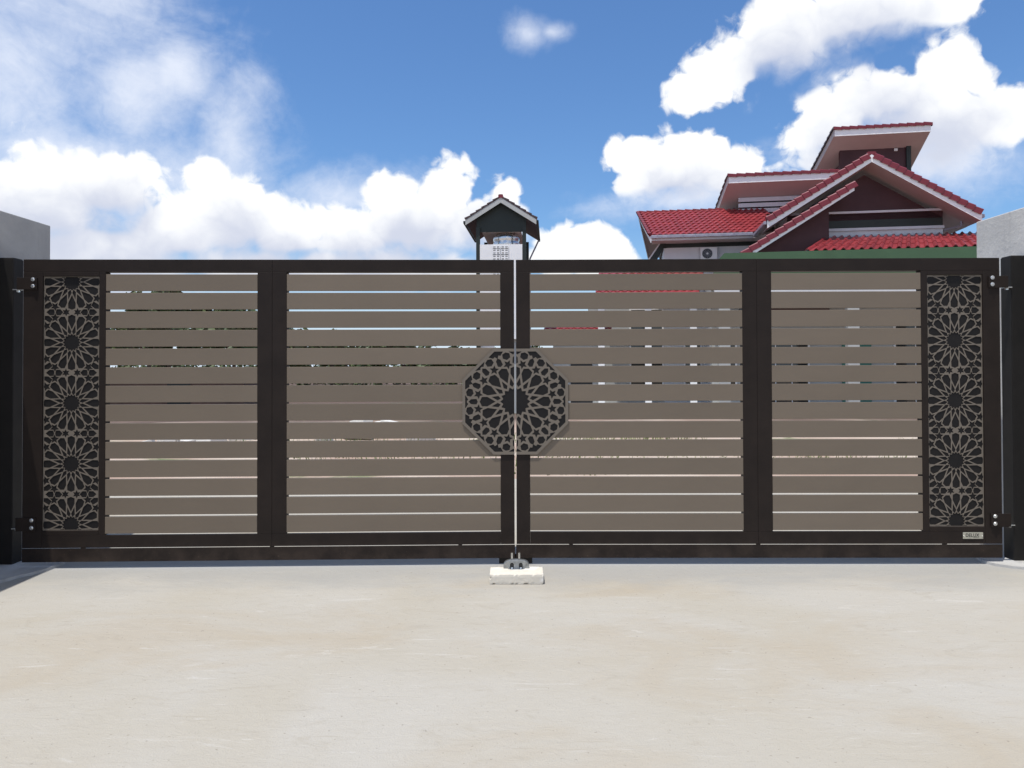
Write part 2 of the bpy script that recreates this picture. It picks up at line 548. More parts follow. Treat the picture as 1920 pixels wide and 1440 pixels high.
# ------------------------------------------------------------------ helpers
def box(bm, x0, x1, y0, y1, z0, z1, mtx=None):
    vs = [bm.verts.new((x, y, z)) for z in (z0, z1) for y in (y0, y1) for x in (x0, x1)]
    for f in ((0, 2, 3, 1), (4, 5, 7, 6), (0, 1, 5, 4), (2, 6, 7, 3), (0, 4, 6, 2), (1, 3, 7, 5)):
        bm.faces.new([vs[i] for i in f])
    if mtx:
        for v in vs:
            v.co = mtx @ v.co
    return vs


def prism(bm, poly, d0, d1, axis='y'):
    """extrude polygon poly [(a,b)] along axis from d0 to d1 (a,b are the other two axes in order)"""
    def P(a, b, d):
        return (a, d, b) if axis == 'y' else ((d, a, b) if axis == 'x' else (a, b, d))
    lo = [bm.verts.new(P(a, b, d0)) for a, b in poly]
    hi = [bm.verts.new(P(a, b, d1)) for a, b in poly]
    bm.faces.new(lo[::-1])
    bm.faces.new(hi)
    n = len(poly)
    for i in range(n):
        bm.faces.new((lo[i], lo[(i + 1) % n], hi[(i + 1) % n], hi[i]))


def hexa(bm, pts):
    """box from 8 points: bottom 4 (ccw), top 4 (ccw)"""
    v = [bm.verts.new(p) for p in pts]
    for f in ((3, 2, 1, 0), (4, 5, 6, 7), (0, 1, 5, 4), (1, 2, 6, 5), (2, 3, 7, 6), (3, 0, 4, 7)):
        bm.faces.new([v[i] for i in f])


def slab(bm, quad, thick):
    """slab under a quad (4 points ccw seen from above)"""
    q = [Vector(p) for p in quad]
    hexa(bm, [p - Vector((0, 0, thick)) for p in q] + q)


def tube(bm, a, b, r, n=10, r2=None):
    a, b = Vector(a), Vector(b)
    r2 = r if r2 is None else r2
    q = (b - a).to_track_quat('Z', 'Y')
    ra = [bm.verts.new(a + q @ Vector((r * math.cos(t * 2 * math.pi / n), r * math.sin(t * 2 * math.pi / n), 0))) for t in range(n)]
    rb = [bm.verts.new(b + q @ Vector((r2 * math.cos(t * 2 * math.pi / n), r2 * math.sin(t * 2 * math.pi / n), 0))) for t in range(n)]
    bm.faces.new(ra[::-1])
    bm.faces.new(rb)
    for i in range(n):
        bm.faces.new((ra[i], ra[(i + 1) % n], rb[(i + 1) % n], rb[i]))


def mesh_of(bm, name, m, bevel=0.0, smooth_faces=False):
    bmesh.ops.recalc_face_normals(bm, faces=bm.faces)
    if bevel:
        bmesh.ops.bevel(bm, geom=list(bm.edges), offset=bevel, segments=2, affect='EDGES', profile=0.5, clamp_overlap=True)
    me = bpy.data.meshes.new(name)
    bm.to_mesh(me)
    bm.free()
    me.materials.append(m)
    if smooth_faces:
        for p in me.polygons:
            p.use_smooth = True
    return me


def link(name, me, parent=None, loc=(0, 0, 0), rot=(0, 0, 0)):
    o = bpy.data.objects.new(name, me)
    C.objects.link(o)
    o.location = loc
    o.rotation_euler = rot
    if parent:
        o.parent = parent
    return o


def obj(name, bm, m, parent=None, bevel=0.0, sm=False, loc=(0, 0, 0), rot=(0, 0, 0)):
    return link(name, mesh_of(bm, name, m, bevel, sm), parent, loc, rot)


def bx(name, m, parent, x0, x1, y0, y1, z0, z1, bevel=0.0):
    bm = bmesh.new()
    box(bm, x0, x1, y0, y1, z0, z1)
    return obj(name, bm, m, parent, bevel)


def empty(name, loc=(0, 0, 0), rz=0.0, parent=None):
    o = bpy.data.objects.new(name, None)
    C.objects.link(o)
    o.location = loc
    o.rotation_euler = (0, 0, rz)
    if parent:
        o.parent = parent
    return o


def tag(o, label=None, cat=None, group=None, kind=None):
    if label:
        o['label'] = label
    if cat:
        o['category'] = cat
    if group:
        o['group'] = group
    if kind:
        o['kind'] = kind
    return o


def ground_z(x, y):
    t = min(max(y - 7.0, 0.0), 30.0)
    return -0.026 * t


# ------------------------------------------------------------------ setting: ground and driveway
def build_ground():
    bm = bmesh.new()
    ys = [-60, -20, -8, -2, 2, 4, 6, 7] + [7 + 1.5 * i for i in range(1, 21)] + [45, 60, 90, 140, 250, 500, 1200]
    xs = [-900, -300, -120, -60, -40] + [-30 + 2 * i for i in range(31)] + [40, 60, 120, 300, 900]
    rnd = random.Random(3)
    rows = []
    for y in ys:
        r = []
        for x in xs:
            z = ground_z(x, y) - 0.012
            if 9 < y < 60 and abs(x) < 60:
                z += rnd.uniform(-0.05, 0.05)
            r.append(bm.verts.new((x, y, z)))
        rows.append(r)
    for i in range(len(ys) - 1):
        for j in range(len(xs) - 1):
            bm.faces.new((rows[i][j], rows[i][j + 1], rows[i + 1][j + 1], rows[i + 1][j]))
    tag(obj('ground', bm, M['dirt'], sm=True), kind='structure')
    bm = bmesh.new()
    rnd = random.Random(5)
    xs = [-7.5 + 15.0 * i / 40 for i in range(41)]
    rows = [[(x, -9.0) for x in xs], [(x, 7.0) for x in xs], [(x, 8.6 + rnd.uniform(-0.15, 0.15)) for x in xs]]
    vr = [[bm.verts.new((x, y, ground_z(x, y))) for x, y in r] for r in rows]
    for i in range(2):
        for j in range(40):
            bm.faces.new((vr[i][j], vr[i][j + 1], vr[i + 1][j + 1], vr[i + 1][j]))
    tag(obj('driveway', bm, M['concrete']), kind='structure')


build_ground()

# ------------------------------------------------------------------ pillars, posts, footings
def build_pillar(sg, y0, y1, label, m):
    bm = bmesh.new()
    x0, x1 = sorted((sg * 3.26, sg * 3.95))
    box(bm, x0, x1, y0, y1, -0.05, 2.255)
    o = obj('concrete_pillar', bm, m, bevel=0.006)
    tag(o, label, 'pillar', 'concrete pillars beside the gate')


build_pillar(-1, 3.4, 5.267, 'grey rendered concrete pillar behind the left gate post, its face in shade', M['pillar'])  # front end lengthened out of view so its shadow covers the left footing
build_pillar(1, 4.25, 5.228, 'rendered concrete pillar behind the right gate post, sunlight on its face put into the colour', M['pillar_lit'])


def build_post(sg, x, y0, y1, label):
    p = empty('gate_post', (x, y0, 0))
    bm = bmesh.new()
    xa, xb = sorted((0, sg * 0.095))
    box(bm, xa, xb, 0, y1 - y0, -0.03, 1.94)
    obj('column', bm, M['post'], p, bevel=0.004)
    bm = bmesh.new()
    xa, xb = sorted((sg * 0.004, sg * 0.091))
    box(bm, xa, xb, 0.004, y1 - y0 - 0.004, 1.9402, 1.9452)
    obj('cap', bm, M['post'], p, bevel=0.001)
    for z in (1.775, 0.275):      # hinge barrel arms that hold the bracket pins
        bm = bmesh.new()
        xa, xb = sorted((-sg * 0.045, -sg * 0.001))
        box(bm, xa, xb, -0.012, 0.03, z - 0.036, z - 0.030)
        tube(bm, (-sg * 0.022, 0.008, z - 0.048), (-sg * 0.022, 0.008, z - 0.0365), 0.011, 10)
        obj('hinge_pin', bm, M['bolt'], p)
    tag(p, label, 'post', 'black steel gate posts')


build_post(-1, -3.140, 4.700, 4.795, 'black square steel post at the left end of the gate')
build_post(1, 3.165, 4.725, 4.828, 'black square steel post at the right end of the gate')


def build_footing(pts, label):
    bm = bmesh.new()
    top = [bm.verts.new((x * 1.0, y, 0.016)) for x, y in pts]
    cxm = sum(p[0] for p in pts) / len(pts)
    cym = sum(p[1] for p in pts) / len(pts)
    bot = [bm.verts.new((cxm + (x - cxm) * 1.03, cym + (y - cym) * 1.03, -0.01)) for x, y in pts]
    bm.faces.new(top)
    n = len(pts)
    for i in range(n):
        bm.faces.new((top[i], bot[i], bot[(i + 1) % n], top[(i + 1) % n]))
    o = obj('post_footing', bm, M['pillar'])
    tag(o, label, 'footing')


build_footing([(-3.25, 3.95), (-3.05, 4.24), (-2.97, 4.36), (-2.93, 4.47), (-2.89, 4.53), (-2.86, 4.62), (-2.85, 4.74), (-2.88, 4.86),
               (-2.98, 4.95), (-3.25, 4.97)], 'raised cement patch with a ragged edge under the left gate post')
build_footing([(3.25, 4.53), (3.17, 4.56), (3.07, 4.60), (3.0, 4.66), (2.97, 4.74), (3.0, 4.84), (3.1, 4.9), (3.25, 4.92)],
              'small round cement patch under the right gate post')

# ------------------------------------------------------------------ star lattice pattern
def clip_poly(poly, planes):
    """Sutherland-Hodgman against half planes (nx, ny, d): keep nx*x+ny*y<=d"""
    for nx, ny, d in planes:
        out = []
        for i in range(len(poly)):
            a, b = poly[i], poly[(i + 1) % len(poly)]
            da, db = nx * a[0] + ny * a[1] - d, nx * b[0] + ny * b[1] - d
            if da <= 0:
                out.append(a)
            if (da < 0 < db) or (db < 0 < da):
                t = da / (da - db)
                out.append((a[0] + (b[0] - a[0]) * t, a[1] + (b[1] - a[1]) * t))
        poly = out
        if len(poly) < 3:
            return []
    return poly


def area(p):
    return 0.5 * abs(sum(p[i][0] * p[(i + 1) % len(p)][1] - p[(i + 1) % len(p)][0] * p[i][1] for i in range(len(p))))


def radial(shape, ang, cx=0.0, cy=0.0):
    c, s = math.cos(ang), math.sin(ang)
    return [(cx + r * c - t * s, cy + r * s + t * c) for r, t in shape]


def sym(half):
    """mirror a shape given by its upper half [(r,t)] (first and last may lie on the axis)"""
    return half + [(r, -t) for r, t in reversed(half) if t > 1e-6]


def star5(r0, rad, inner, ang, tip_in=True):
    pts = []
    for k in range(10):
        a = ang + (math.pi if tip_in else 0) + k * math.pi / 5
        rr = rad if k % 2 == 0 else inner
        pts.append((r0 * math.cos(ang) + rr * math.cos(a), r0 * math.sin(ang) + rr * math.sin(a)))
    return pts


def rosette_star(cx, cy, ro, ri, n=16):
    return [(cx + (ro if k % 2 == 0 else ri) * math.cos(k * math.pi / n), cy + (ro if k % 2 == 0 else ri) * math.sin(k * math.pi / n))
            for k in range(2 * n)]


def octagon(ap):
    r = ap / math.cos(math.pi / 8)
    return [(r * math.cos(math.pi / 8 + k * math.pi / 4), r * math.sin(math.pi / 8 + k * math.pi / 4)) for k in range(8)]


def grow(poly, d):
    """offset a polygon outward by d with mitred corners"""
    n = len(poly)
    sa = sum(poly[i][0] * poly[(i + 1) % n][1] - poly[(i + 1) % n][0] * poly[i][1] for i in range(n))
    sg = 1 if sa > 0 else -1
    out = []
    for i in range(n):
        p, a, b = Vector(poly[i]), Vector(poly[i - 1]), Vector(poly[(i + 1) % n])
        e1, e2 = (p - a).normalized(), (b - p).normalized()
        n1, n2 = Vector((e1.y, -e1.x)) * sg, Vector((e2.y, -e2.x)) * sg
        m = n1 + n2
        k = max(0.35, (1 + n1.dot(n2)))
        q = p + m * (d / k)
        out.append((q.x, q.y))
    return out


def medallion_holes(unit):
    H = []
    H.append(rosette_star(0, 0, 352, 288))
    for k in range(16):
        a = k * math.pi / 8
        h = a + math.pi / 16
        H.append(radial(sym([(505, 0), (688, 107), (812, 104), (860, 0)]), a))
        H.append(radial(sym([(380, 0), (432, 43), (576, 0)]), h))
        H.append(star5(924, 96, 43, h))
        H.append(radial(sym([(930, 0), (958, 56), (1078, 50), (1128, 0)]), a))
        H.append(radial(sym([(1050, 0), (1094, 82), (1182, 80), (1216, 0)]), h))
        if k % 2 == 1:
            H.append(radial(sym([(1146, 0), (1212, 45), (1186, 96), (1250, 178), (1420, 178)]), a))
        else:
            H.append(radial(sym([(1194, 0), (1194, 26), (1164, 52), (1206, 118), (1230, 150), (1420, 150)]), a))
    return [[(x * unit, y * unit) for x, y in grow(p, 10.5)] for p in H]


def band_holes(unit, rows):
    """side panel: a column of 16-fold rosettes"""
    H = []
    P = 1338.0
    for j in range(rows):
        y0 = (j - (rows - 1) / 2) * P
        H.append(rosette_star(0, y0, 180, 146))
        for k in range(16):
            a = k * math.pi / 8
            h = a + math.pi / 16
            H.append(radial(sym([(312, 0), (470, 71), (574, 68), (604, 0)]), a, 0, y0))
            H.append(radial(sym([(192, 0), (240, 30), (388, 0)]), h, 0, y0))
            if k not in (0, 3, 4, 7, 8, 11, 12, 15):
                H.append([(x, y + y0) for x, y in star5(656, 80, 36, h)])
            elif k in (0, 7, 8, 15):
                pass
    for j in range(rows + 1):
        ym = (j - rows / 2) * P
        for sx in (-1, 1):
            s6 = []
            for k in range(12):
                a = math.pi / 2 + k * math.pi / 6
                rr = 66 if k % 2 == 0 else 34
                s6.append((sx * 124 + rr * math.cos(a), ym + rr * math.sin(a) * 1.02))
            H.append(s6)
            H.append([(sx * 202, ym), (sx * 254, ym + 55), (sx * 326, ym + 55), (sx * 340, ym), (sx * 326, ym - 55), (sx * 246, ym - 55)])
            H.append([(sx * 384, ym), (sx * 398, ym + 55), (sx * 480, ym + 55), (sx * 540, ym), (sx * 480, ym - 55), (sx * 398, ym - 55)])
            for sy in (-1, 1):
                c = [(578, 90), (505, 90), (430, 152), (476, 222), (578, 158)]
                H.append([(sx * x, ym + sy * y) for x, y in c])
                st = []
                for k in range(10):
                    a = math.pi + k * math.pi / 5
                    rr = 80 if k % 2 == 0 else 36
                    st.append((sx * (548 + rr * math.cos(a + 0.55)), ym + sy * (300 + rr * math.sin(a + 0.55))))
    return [[(x * unit, y * unit) for x, y in grow(p, 11.5)] for p in H]


def lattice_mesh(name, outer, holes, planes, y0, y1, m):
    """flat sheet cut with holes, front at y0, back at y1 (constrained triangulation, then side walls)"""
    from mathutils.geometry import delaunay_2d_cdt
    K = 100.0
    polys = []
    for h in holes:
        c = clip_poly(h, planes)
        if len(c) >= 3 and area(c) > 1.2e-5:
            polys.append([(x * K, y * K) for x, y in c])
    out = [(x * K, y * K) for x, y in outer]
    verts, edges = [], []
    for p in [out] + polys:
        i0 = len(verts)
        verts += [Vector(q) for q in p]
        edges += [(i0 + i, i0 + (i + 1) % len(p)) for i in range(len(p))]
    v2, _, tris, _, _, _ = delaunay_2d_cdt(verts, edges, [], 1, 1e-5)
    boxes = [(min(q[0] for q in p), max(q[0] for q in p), min(q[1] for q in p), max(q[1] for q in p), p) for p in polys]

    def inside(x, y, p):
        r = False
        for i in range(len(p)):
            (xa, ya), (xb, yb) = p[i - 1], p[i]
            if (ya > y) != (yb > y) and x < (xb - xa) * (y - ya) / (yb - ya) + xa:
                r = not r
        return r
    keep = []
    for t in tris:
        cx = sum(v2[i].x for i in t) / len(t)
        cy = sum(v2[i].y for i in t) / len(t)
        if not inside(cx, cy, out):
            continue
        if any(b[0] <= cx <= b[1] and b[2] <= cy <= b[3] and inside(cx, cy, b[4]) for b in boxes):
            continue
        keep.append(list(t))
    bm = bmesh.new()
    fr = [bm.verts.new((v.x / K, y0, v.y / K)) for v in v2]
    bk = [bm.verts.new((v.x / K, y1, v.y / K)) for v in v2]
    cnt = {}
    for t in keep:
        bm.faces.new([fr[i] for i in t])
        bm.faces.new([bk[i] for i in reversed(t)])
        for i in range(len(t)):
            e = (t[i], t[(i + 1) % len(t)])
            cnt[e] = cnt.get(e, 0) + 1
    for (i, j) in list(cnt):
        if (j, i) not in cnt:
            bm.faces.new((fr[i], bk[i], bk[j], fr[j]))
    bmesh.ops.delete(bm, geom=[v for v in bm.verts if not v.link_faces], context='VERTS')
    return mesh_of(bm, name, m)


# ------------------------------------------------------------------ gate leaves
OCT_U = 1.0 / 13.09 / 296.0
BAND_U = 1.0 / 12.0 / 294.0
Z_OCT = 1.028
PITCH = 0.11664
DEPTH = 0.06


def build_leaf(sg, rz, label):
    root = empty('gate_leaf', (0.02, 4.73, 0), rz)
    tag(root, label, 'gate leaf', 'the two leaves of the gate')
    SE = 3.070 if sg < 0 else 3.056

    def part(name, m, s0, s1, y0, y1, z0, z1, bevel=0.0016, parent=root):
        a, b = sorted((sg * s0, sg * s1))
        return bx(name, m, parent, a, b, y0, y1, z0, z1, bevel)
    part('stile', M['frame'], 0.006, 0.093, 0, DEPTH, 0.128, 1.848)
    part('stile', M['frame'], 1.438, 1.5278, 0, DEPTH, 0.2055, 1.848)
    part('stile', M['frame'], 1.5288, 1.620, 0, DEPTH, 0.2055, 1.848)
    part('stile', M['frame'], 2.562, 2.602, 0, DEPTH, 0.2055, 1.848)
    part('stile', M['frame'], 2.950, SE, 0, DEPTH, 0.128, 1.848)
    part('top_rail', M['frame'], 0.006, 1.5278, 0, DEPTH, 1.8485, 1.927)
    part('top_rail', M['frame'], 1.5288, SE, 0, DEPTH, 1.8485, 1.927)
    part('bottom_rail', M['frame'], 0.0935, 1.5278, 0, 0.022, 0.128, 0.205)
    part('bottom_rail', M['frame'], 1.5288, 2.9495, 0, 0.022, 0.128, 0.205)
    part('skirt_plate', M['frame'], 0.003 if sg > 0 else 0.004, SE, 0.0, 0.004, 0.041, 0.1242, 0.0006)
    for s in (0.35, 1.53, 2.7):
        part('skirt_bracket', M['frame'], s - 0.012, s + 0.012, 0.0045, 0.020, 0.06, 0.1275, 0.0)
    # rails around the star panel
    part('panel_rail', M['frame'], 2.6025, 2.9495, 0, DEPTH, 1.822, 1.848)
    part('panel_rail', M['frame'], 2.6025, 2.9495, 0, DEPTH, 0.2055, 0.234)
    # slats
    for k in range(14):
        z = 1.8408 - PITCH * (k + 0.5)
        for s0, s1 in ((0.0935, 1.4375), (1.6205, 2.5615)):
            key = 'slat_%d_%d' % (sg, int(s0 * 10))
            me = bpy.data.meshes.get(key)
            if me is None:
                bm = bmesh.new()
                a, b = sorted((sg * s0, sg * s1))
                box(bm, a, b, 0.001, 0.021, -0.0522, 0.0522)
                me = mesh_of(bm, key, M['slat'], 0.0018)
            link('slat', me, root, (0, random.uniform(0, 0.0012), z + random.uniform(-0.0007, 0.0007)))
    # star panel, recessed
    back = part('star_panel', M['backing'], 2.6025, 2.9495, 0.0125, 0.03, 0.2345, 1.8215, 0.0)
    hw, hz = 0.1725, 0.793
    cx, cz = sg * 2.776, 1.028
    planes = [(1, 0, hw - 0.0025), (-1, 0, hw - 0.0025), (0, 1, hz - 0.003), (0, -1, hz - 0.003)]
    key = 'star_band'
    me = bpy.data.meshes.get(key)
    if me is None:
        me = lattice_mesh(key, [(-hw, -hz), (hw, -hz), (hw, hz), (-hw, hz)], band_holes(BAND_U, 5), planes, 0.0095, 0.0118, M['lattice'])
        me.name = key
    link('lattice', me, back, (cx, 0, cz))
    # half of the octagonal medallion
    ap = 0.3345
    edge = 0.0062
    half = [(-sg, 0, -edge)]
    outer = clip_poly(octagon(ap), half)
    bm = bmesh.new()
    prism(bm, clip_poly(octagon(ap - 0.0005), half), -0.0058, -0.0002, 'y')
    plate = obj('medallion_plate', bm, M['backing'], root, loc=(0, 0, Z_OCT))
    ri = 1226 * OCT_U
    planes = [(math.cos(k * math.pi / 4), math.sin(k * math.pi / 4), ri) for k in range(8)] + [(-sg, 0, -(edge + 0.0008))]
    # strips cut by the split edge stay open there
    me = lattice_mesh('medallion_lattice_%d' % sg, outer, medallion_holes(OCT_U), planes, -0.0086, -0.0060, M['lattice'])
    link('lattice', me, plate, (0, 0, 0))
    # hinge brackets with bolts
    for z0, z1 in ((1.737, 1.812), (0.235, 0.318)):
        br = part('hinge_bracket', M['frame'], 2.982, 3.105, -0.010, -0.0005, z0, z1, 0.0015)
        for zb in (z1 - 0.011 if z0 > 1 else z1 - 0.014, z0 + 0.022):
            bm = bmesh.new()
            tube(bm, (sg * 3.003, -0.0105, zb), (sg * 3.003, -0.015, zb), 0.0125, 14)
            tube(bm, (sg * 3.003, -0.015, zb), (sg * 3.003, -0.020, zb), 0.0095, 14, 0.006)
            obj('bolt', bm, M['bolt'], br)
    return root


left = build_leaf(-1, R(1.4168), 'left leaf of the dark brown slatted driveway gate with star lattice panel')
right = build_leaf(1, R(-0.5314), 'right leaf of the dark brown slatted driveway gate carrying the small name plate')


def build_nameplate():
    x0, x1, z0, z1 = 2.807, 2.933, 0.160, 0.201
    p = bx('nameplate', M['brass'], right, x0, x1, -0.0045, -0.0005, z0, z1, 0.0012)
    p['label'] = 'small brass plate engraved with dark capital letters'
    fc = bpy.data.curves.new('plate_text', 'FONT')
    fc.body = 'DELUX'
    fc.size = 0.031
    fc.space_character = 1.05
    fc.extrude = 0.0003
    fc.offset = 0.0004
    t = bpy.data.objects.new('plate_text', fc)
    C.objects.link(t)
    dg = bpy.context.evaluated_depsgraph_get()
    me = bpy.data.meshes.new_from_object(t.evaluated_get(dg))
    bpy.data.objects.remove(t)
    me.materials.clear()
    me.materials.append(M['ink'])
    xs = [v.co.x for v in me.vertices]
    w = max(xs) - min(xs)
    me.transform(Matrix.Translation((-(max(xs) + min(xs)) / 2, 0, 0)))
    me.transform(Matrix.Scale(0.084 / w, 4, (1, 0, 0)))
    me.transform(Matrix.Rotation(math.pi / 2, 4, 'X'))
    link('lettering', me, p, ((x0 + x1) / 2 - 0.004, -0.0049, z0 + 0.0125))
    bm = bmesh.new()
    box(bm, x0 + 0.062, x0 + 0.098, -0.0051, -0.0046, z0 + 0.0065, z0 + 0.0085)
    obj('underline', bm, M['ink'], p)
    for xx in (x0 + 0.0065, x1 - 0.0065):
        bm = bmesh.new()
        tube(bm, (xx, -0.0045, (z0 + z1) / 2 - 0.003), (xx, -0.0075, (z0 + z1) / 2 - 0.003), 0.0045, 10, 0.003)
        obj('rivet', bm, M['bolt'], p)


build_nameplate()

# ------------------------------------------------------------------ block and gate stop
def build_block():
    bm = bmesh.new()
    bmesh.ops.create_grid(bm, x_segments=1, y_segments=1, size=0.001)
    bm.free()
    bm = bmesh.new()
    nx, ny, nz = 26, 12, 5
    rnd = random.Random(11)
    x0, x1, y0, y1, z0, z1 = -0.155, 0.155, 0.0, 0.172, 0.0, 0.0575
    verts = {}

    def V(i, j, k):
        if (i, j, k) not in verts:
            p = Vector((x0 + (x1 - x0) * i / nx, y0 + (y1 - y0) * j / ny, z0 + (z1 - z0) * k / nz))
            onx, ony, onz = i in (0, nx), j in (0, ny), k in (0, nz)
            cnt = onx + ony + onz
            c = Vector(((x0 + x1) / 2, (y0 + y1) / 2, (z0 + z1) / 2))
            if cnt >= 2:
                d = (c - p)
                d = Vector((math.copysign(1, d.x) if onx else 0, math.copysign(1, d.y) if ony else 0, math.copysign(1, d.z) if onz else 0))
                p += d * (0.0010 + rnd.random() ** 5 * 0.006)
            p += Vector([rnd.uniform(-0.0003, 0.0003) for _ in range(3)])
            verts[(i, j, k)] = bm.verts.new(p)
        return verts[(i, j, k)]
    for i in range(nx):
        for j in range(ny):
            for k, fl in ((0, True), (nz, False)):
                q = [V(i, j, k), V(i + 1, j, k), V(i + 1, j + 1, k), V(i, j + 1, k)]
                bm.faces.new(q[::-1] if fl else q)
    for i in range(nx):
        for k in range(nz):
            for j in (0, ny):
                bm.faces.new([V(i, j, k), V(i + 1, j, k), V(i + 1, j, k + 1), V(i, j, k + 1)])
    for j in range(ny):
        for k in range(nz):
            for i in (0, nx):
                bm.faces.new([V(i, j, k), V(i, j + 1, k), V(i, j + 1, k + 1), V(i, j, k + 1)])
    o = obj('concrete_block', bm, M['block'], loc=(0.0225, 4.293, 0.0), rot=(0, 0, R(-0.3)))
    tag(o, 'pale chipped concrete block lying on the driveway at the foot of the gate', 'block')


build_block()


def build_stop():
    x, y, z = 0.022, 4.405, 0.0575
    p = empty('gate_stop', (x, y, z))
    # arched cast body with two slots
    prof = []
    n = 16
    for i in range(n + 1):
        a = math.pi * (1 - i / n)
        prof.append((0.076 * math.copysign(abs(math.cos(a)) ** 0.75, math.cos(a)), 0.006 + 0.046 * math.sin(a) ** 0.55))
    bm = bmesh.new()
    prism(bm, [(-0.076, 0.0)] + prof + [(0.076, 0.0)], 0.014, 0.045, 'y')
    obj('body', bm, M['cast'], p, bevel=0.003)
    for sx in (-1, 1):
        bm = bmesh.new()      # raised rim of each slot
        pts = []
        for i in range(15):
            a = math.pi * i / 14
            pts.append((sx * 0.026 + 0.0165 * math.cos(a), 0.026 + 0.0135 * math.sin(a)))
        outer = [(sx * 0.026 + 0.0165, 0.006)] + pts + [(sx * 0.026 - 0.0165, 0.006)]
        inner = [(sx * 0.026 + (q[0] - sx * 0.026) * 0.72, 0.006 if q[1] < 0.01 else q[1] - 0.0035) for q in outer]
        for i in range(len(outer) - 1):
            a0, a1, b0, b1 = outer[i], outer[i + 1], inner[i], inner[i + 1]
            hexa(bm, [(a0[0], 0.008, a0[1]), (a1[0], 0.008, a1[1]), (b1[0], 0.008, b1[1]), (b0[0], 0.008, b0[1]),
                      (a0[0], 0.0138, a0[1]), (a1[0], 0.0138, a1[1]), (b1[0], 0.0138, b1[1]), (b0[0], 0.0138, b0[1])])
        bmesh.ops.remove_doubles(bm, verts=bm.verts, dist=0.00001)
        obj('slot_rim', bm, M['cast'], p)
        bm = bmesh.new()
        prism(bm, inner, 0.0115, 0.0138, 'y')
        obj('slot', bm, M['dark'], p)
        bm = bmesh.new()
        tube(bm, (sx * 0.026, 0.004, 0.0005), (sx * 0.026, 0.004, 0.011), 0.0085, 10, 0.006)
        obj('anchor_bolt', bm, M['bolt'], p)
    bm = bmesh.new()
    pl = [(-0.050, -0.004), (-0.034, -0.017), (0.030, -0.018), (0.050, -0.006), (0.044, 0.012), (-0.046, 0.012)]
    prism(bm, pl, 0.0004, 0.005, 'z')
    obj('base_plate', bm, M['bolt'], p, bevel=0.001)
    tag(p, 'small cast metal gate stop with two slots on top of the concrete block', 'gate stop')
    # drop bolt plate hanging under the meeting stiles
    q = empty('drop_bolt', (0.02, 4.735, 0.0))
    bx('keeper_plate', M['post'], q, -0.105, 0.105, 0.008, 0.020, 0.004, 0.062, 0.002)
    for xx in (-0.024, 0.022):
        bm = bmesh.new()
        tube(bm, (xx, -0.006, 0.012), (xx, -0.006, 0.075), 0.007, 10)
        obj('bolt_rod', bm, M['bolt'], q)
    bx('socket', M['cast'], q, -0.05, 0.05, -0.016, 0.0, 0.002, 0.011, 0.002)
    tag(q, 'dark drop bolt fitting under the middle of the gate, behind the stop', 'drop bolt')


build_stop()

# ------------------------------------------------------------------ roof tile meshes
def tile_mesh(name, w, l, m, rise=0.045, lip=0.028, seg=8):
    """one interlocking roof tile: x across, y up the slope, front lip at y=0"""
    bm = bmesh.new()
    top = []
    for i in range(seg + 1):
        t = i / seg
        z = rise * (0.5 - 0.5 * math.cos(2 * math.pi * t)) ** 0.8
        top.append((t * w - w / 2, z))
    a = [bm.verts.new((x, 0, z + lip)) for x, z in top]
    b = [bm.verts.new((x, l * 1.06, z * 0.94 + 0.001)) for x, z in top]
    c = [bm.verts.new((x, 0.0, z * 0.9 - 0.012)) for x, z in top]
    for i in range(seg):
        bm.faces.new((a[i], a[i + 1], b[i + 1], b[i]))
        bm.faces.new((c[i], c[i + 1], a[i + 1], a[i]))
    me = mesh_of(bm, name, m)
    for p in me.polygons:
        p.use_smooth = False
    return me


def corrugated(bm, p00, p10, p01, p11, cols, rows, rise=0.05, lip=0.02, seg=6):
    """a sheet of rolled tiles joined in one mesh (for slopes hardly seen): p00-p10 eave, p01-p11 ridge"""
    p00, p10, p01, p11 = map(Vector, (p00, p10, p01, p11))
    nrm = (p10 - p00).cross(p01 - p00).normalized()
    for r in range(rows):
        va, vb = r / rows, (r + 1) / rows
        prev = None
        for i in range(cols * seg + 1):
            t = i / (cols * seg)
            z = rise * (0.5 - 0.5 * math.cos(2 * math.pi * i / seg))
            lo = p00.lerp(p10, t).lerp(p01.lerp(p11, t), va) + nrm * (z + lip)
            hi = p00.lerp(p10, t).lerp(p01.lerp(p11, t), vb) + nrm * z
            un = p00.lerp(p10, t).lerp(p01.lerp(p11, t), va) + nrm * (z - 0.01)
            cur = (bm.verts.new(un), bm.verts.new(lo), bm.verts.new(hi))
            if prev:
                bm.faces.new((prev[0], cur[0], cur[1], prev[1]))
                bm.faces.new((prev[1], cur[1], cur[2], prev[2]))
            prev = cur


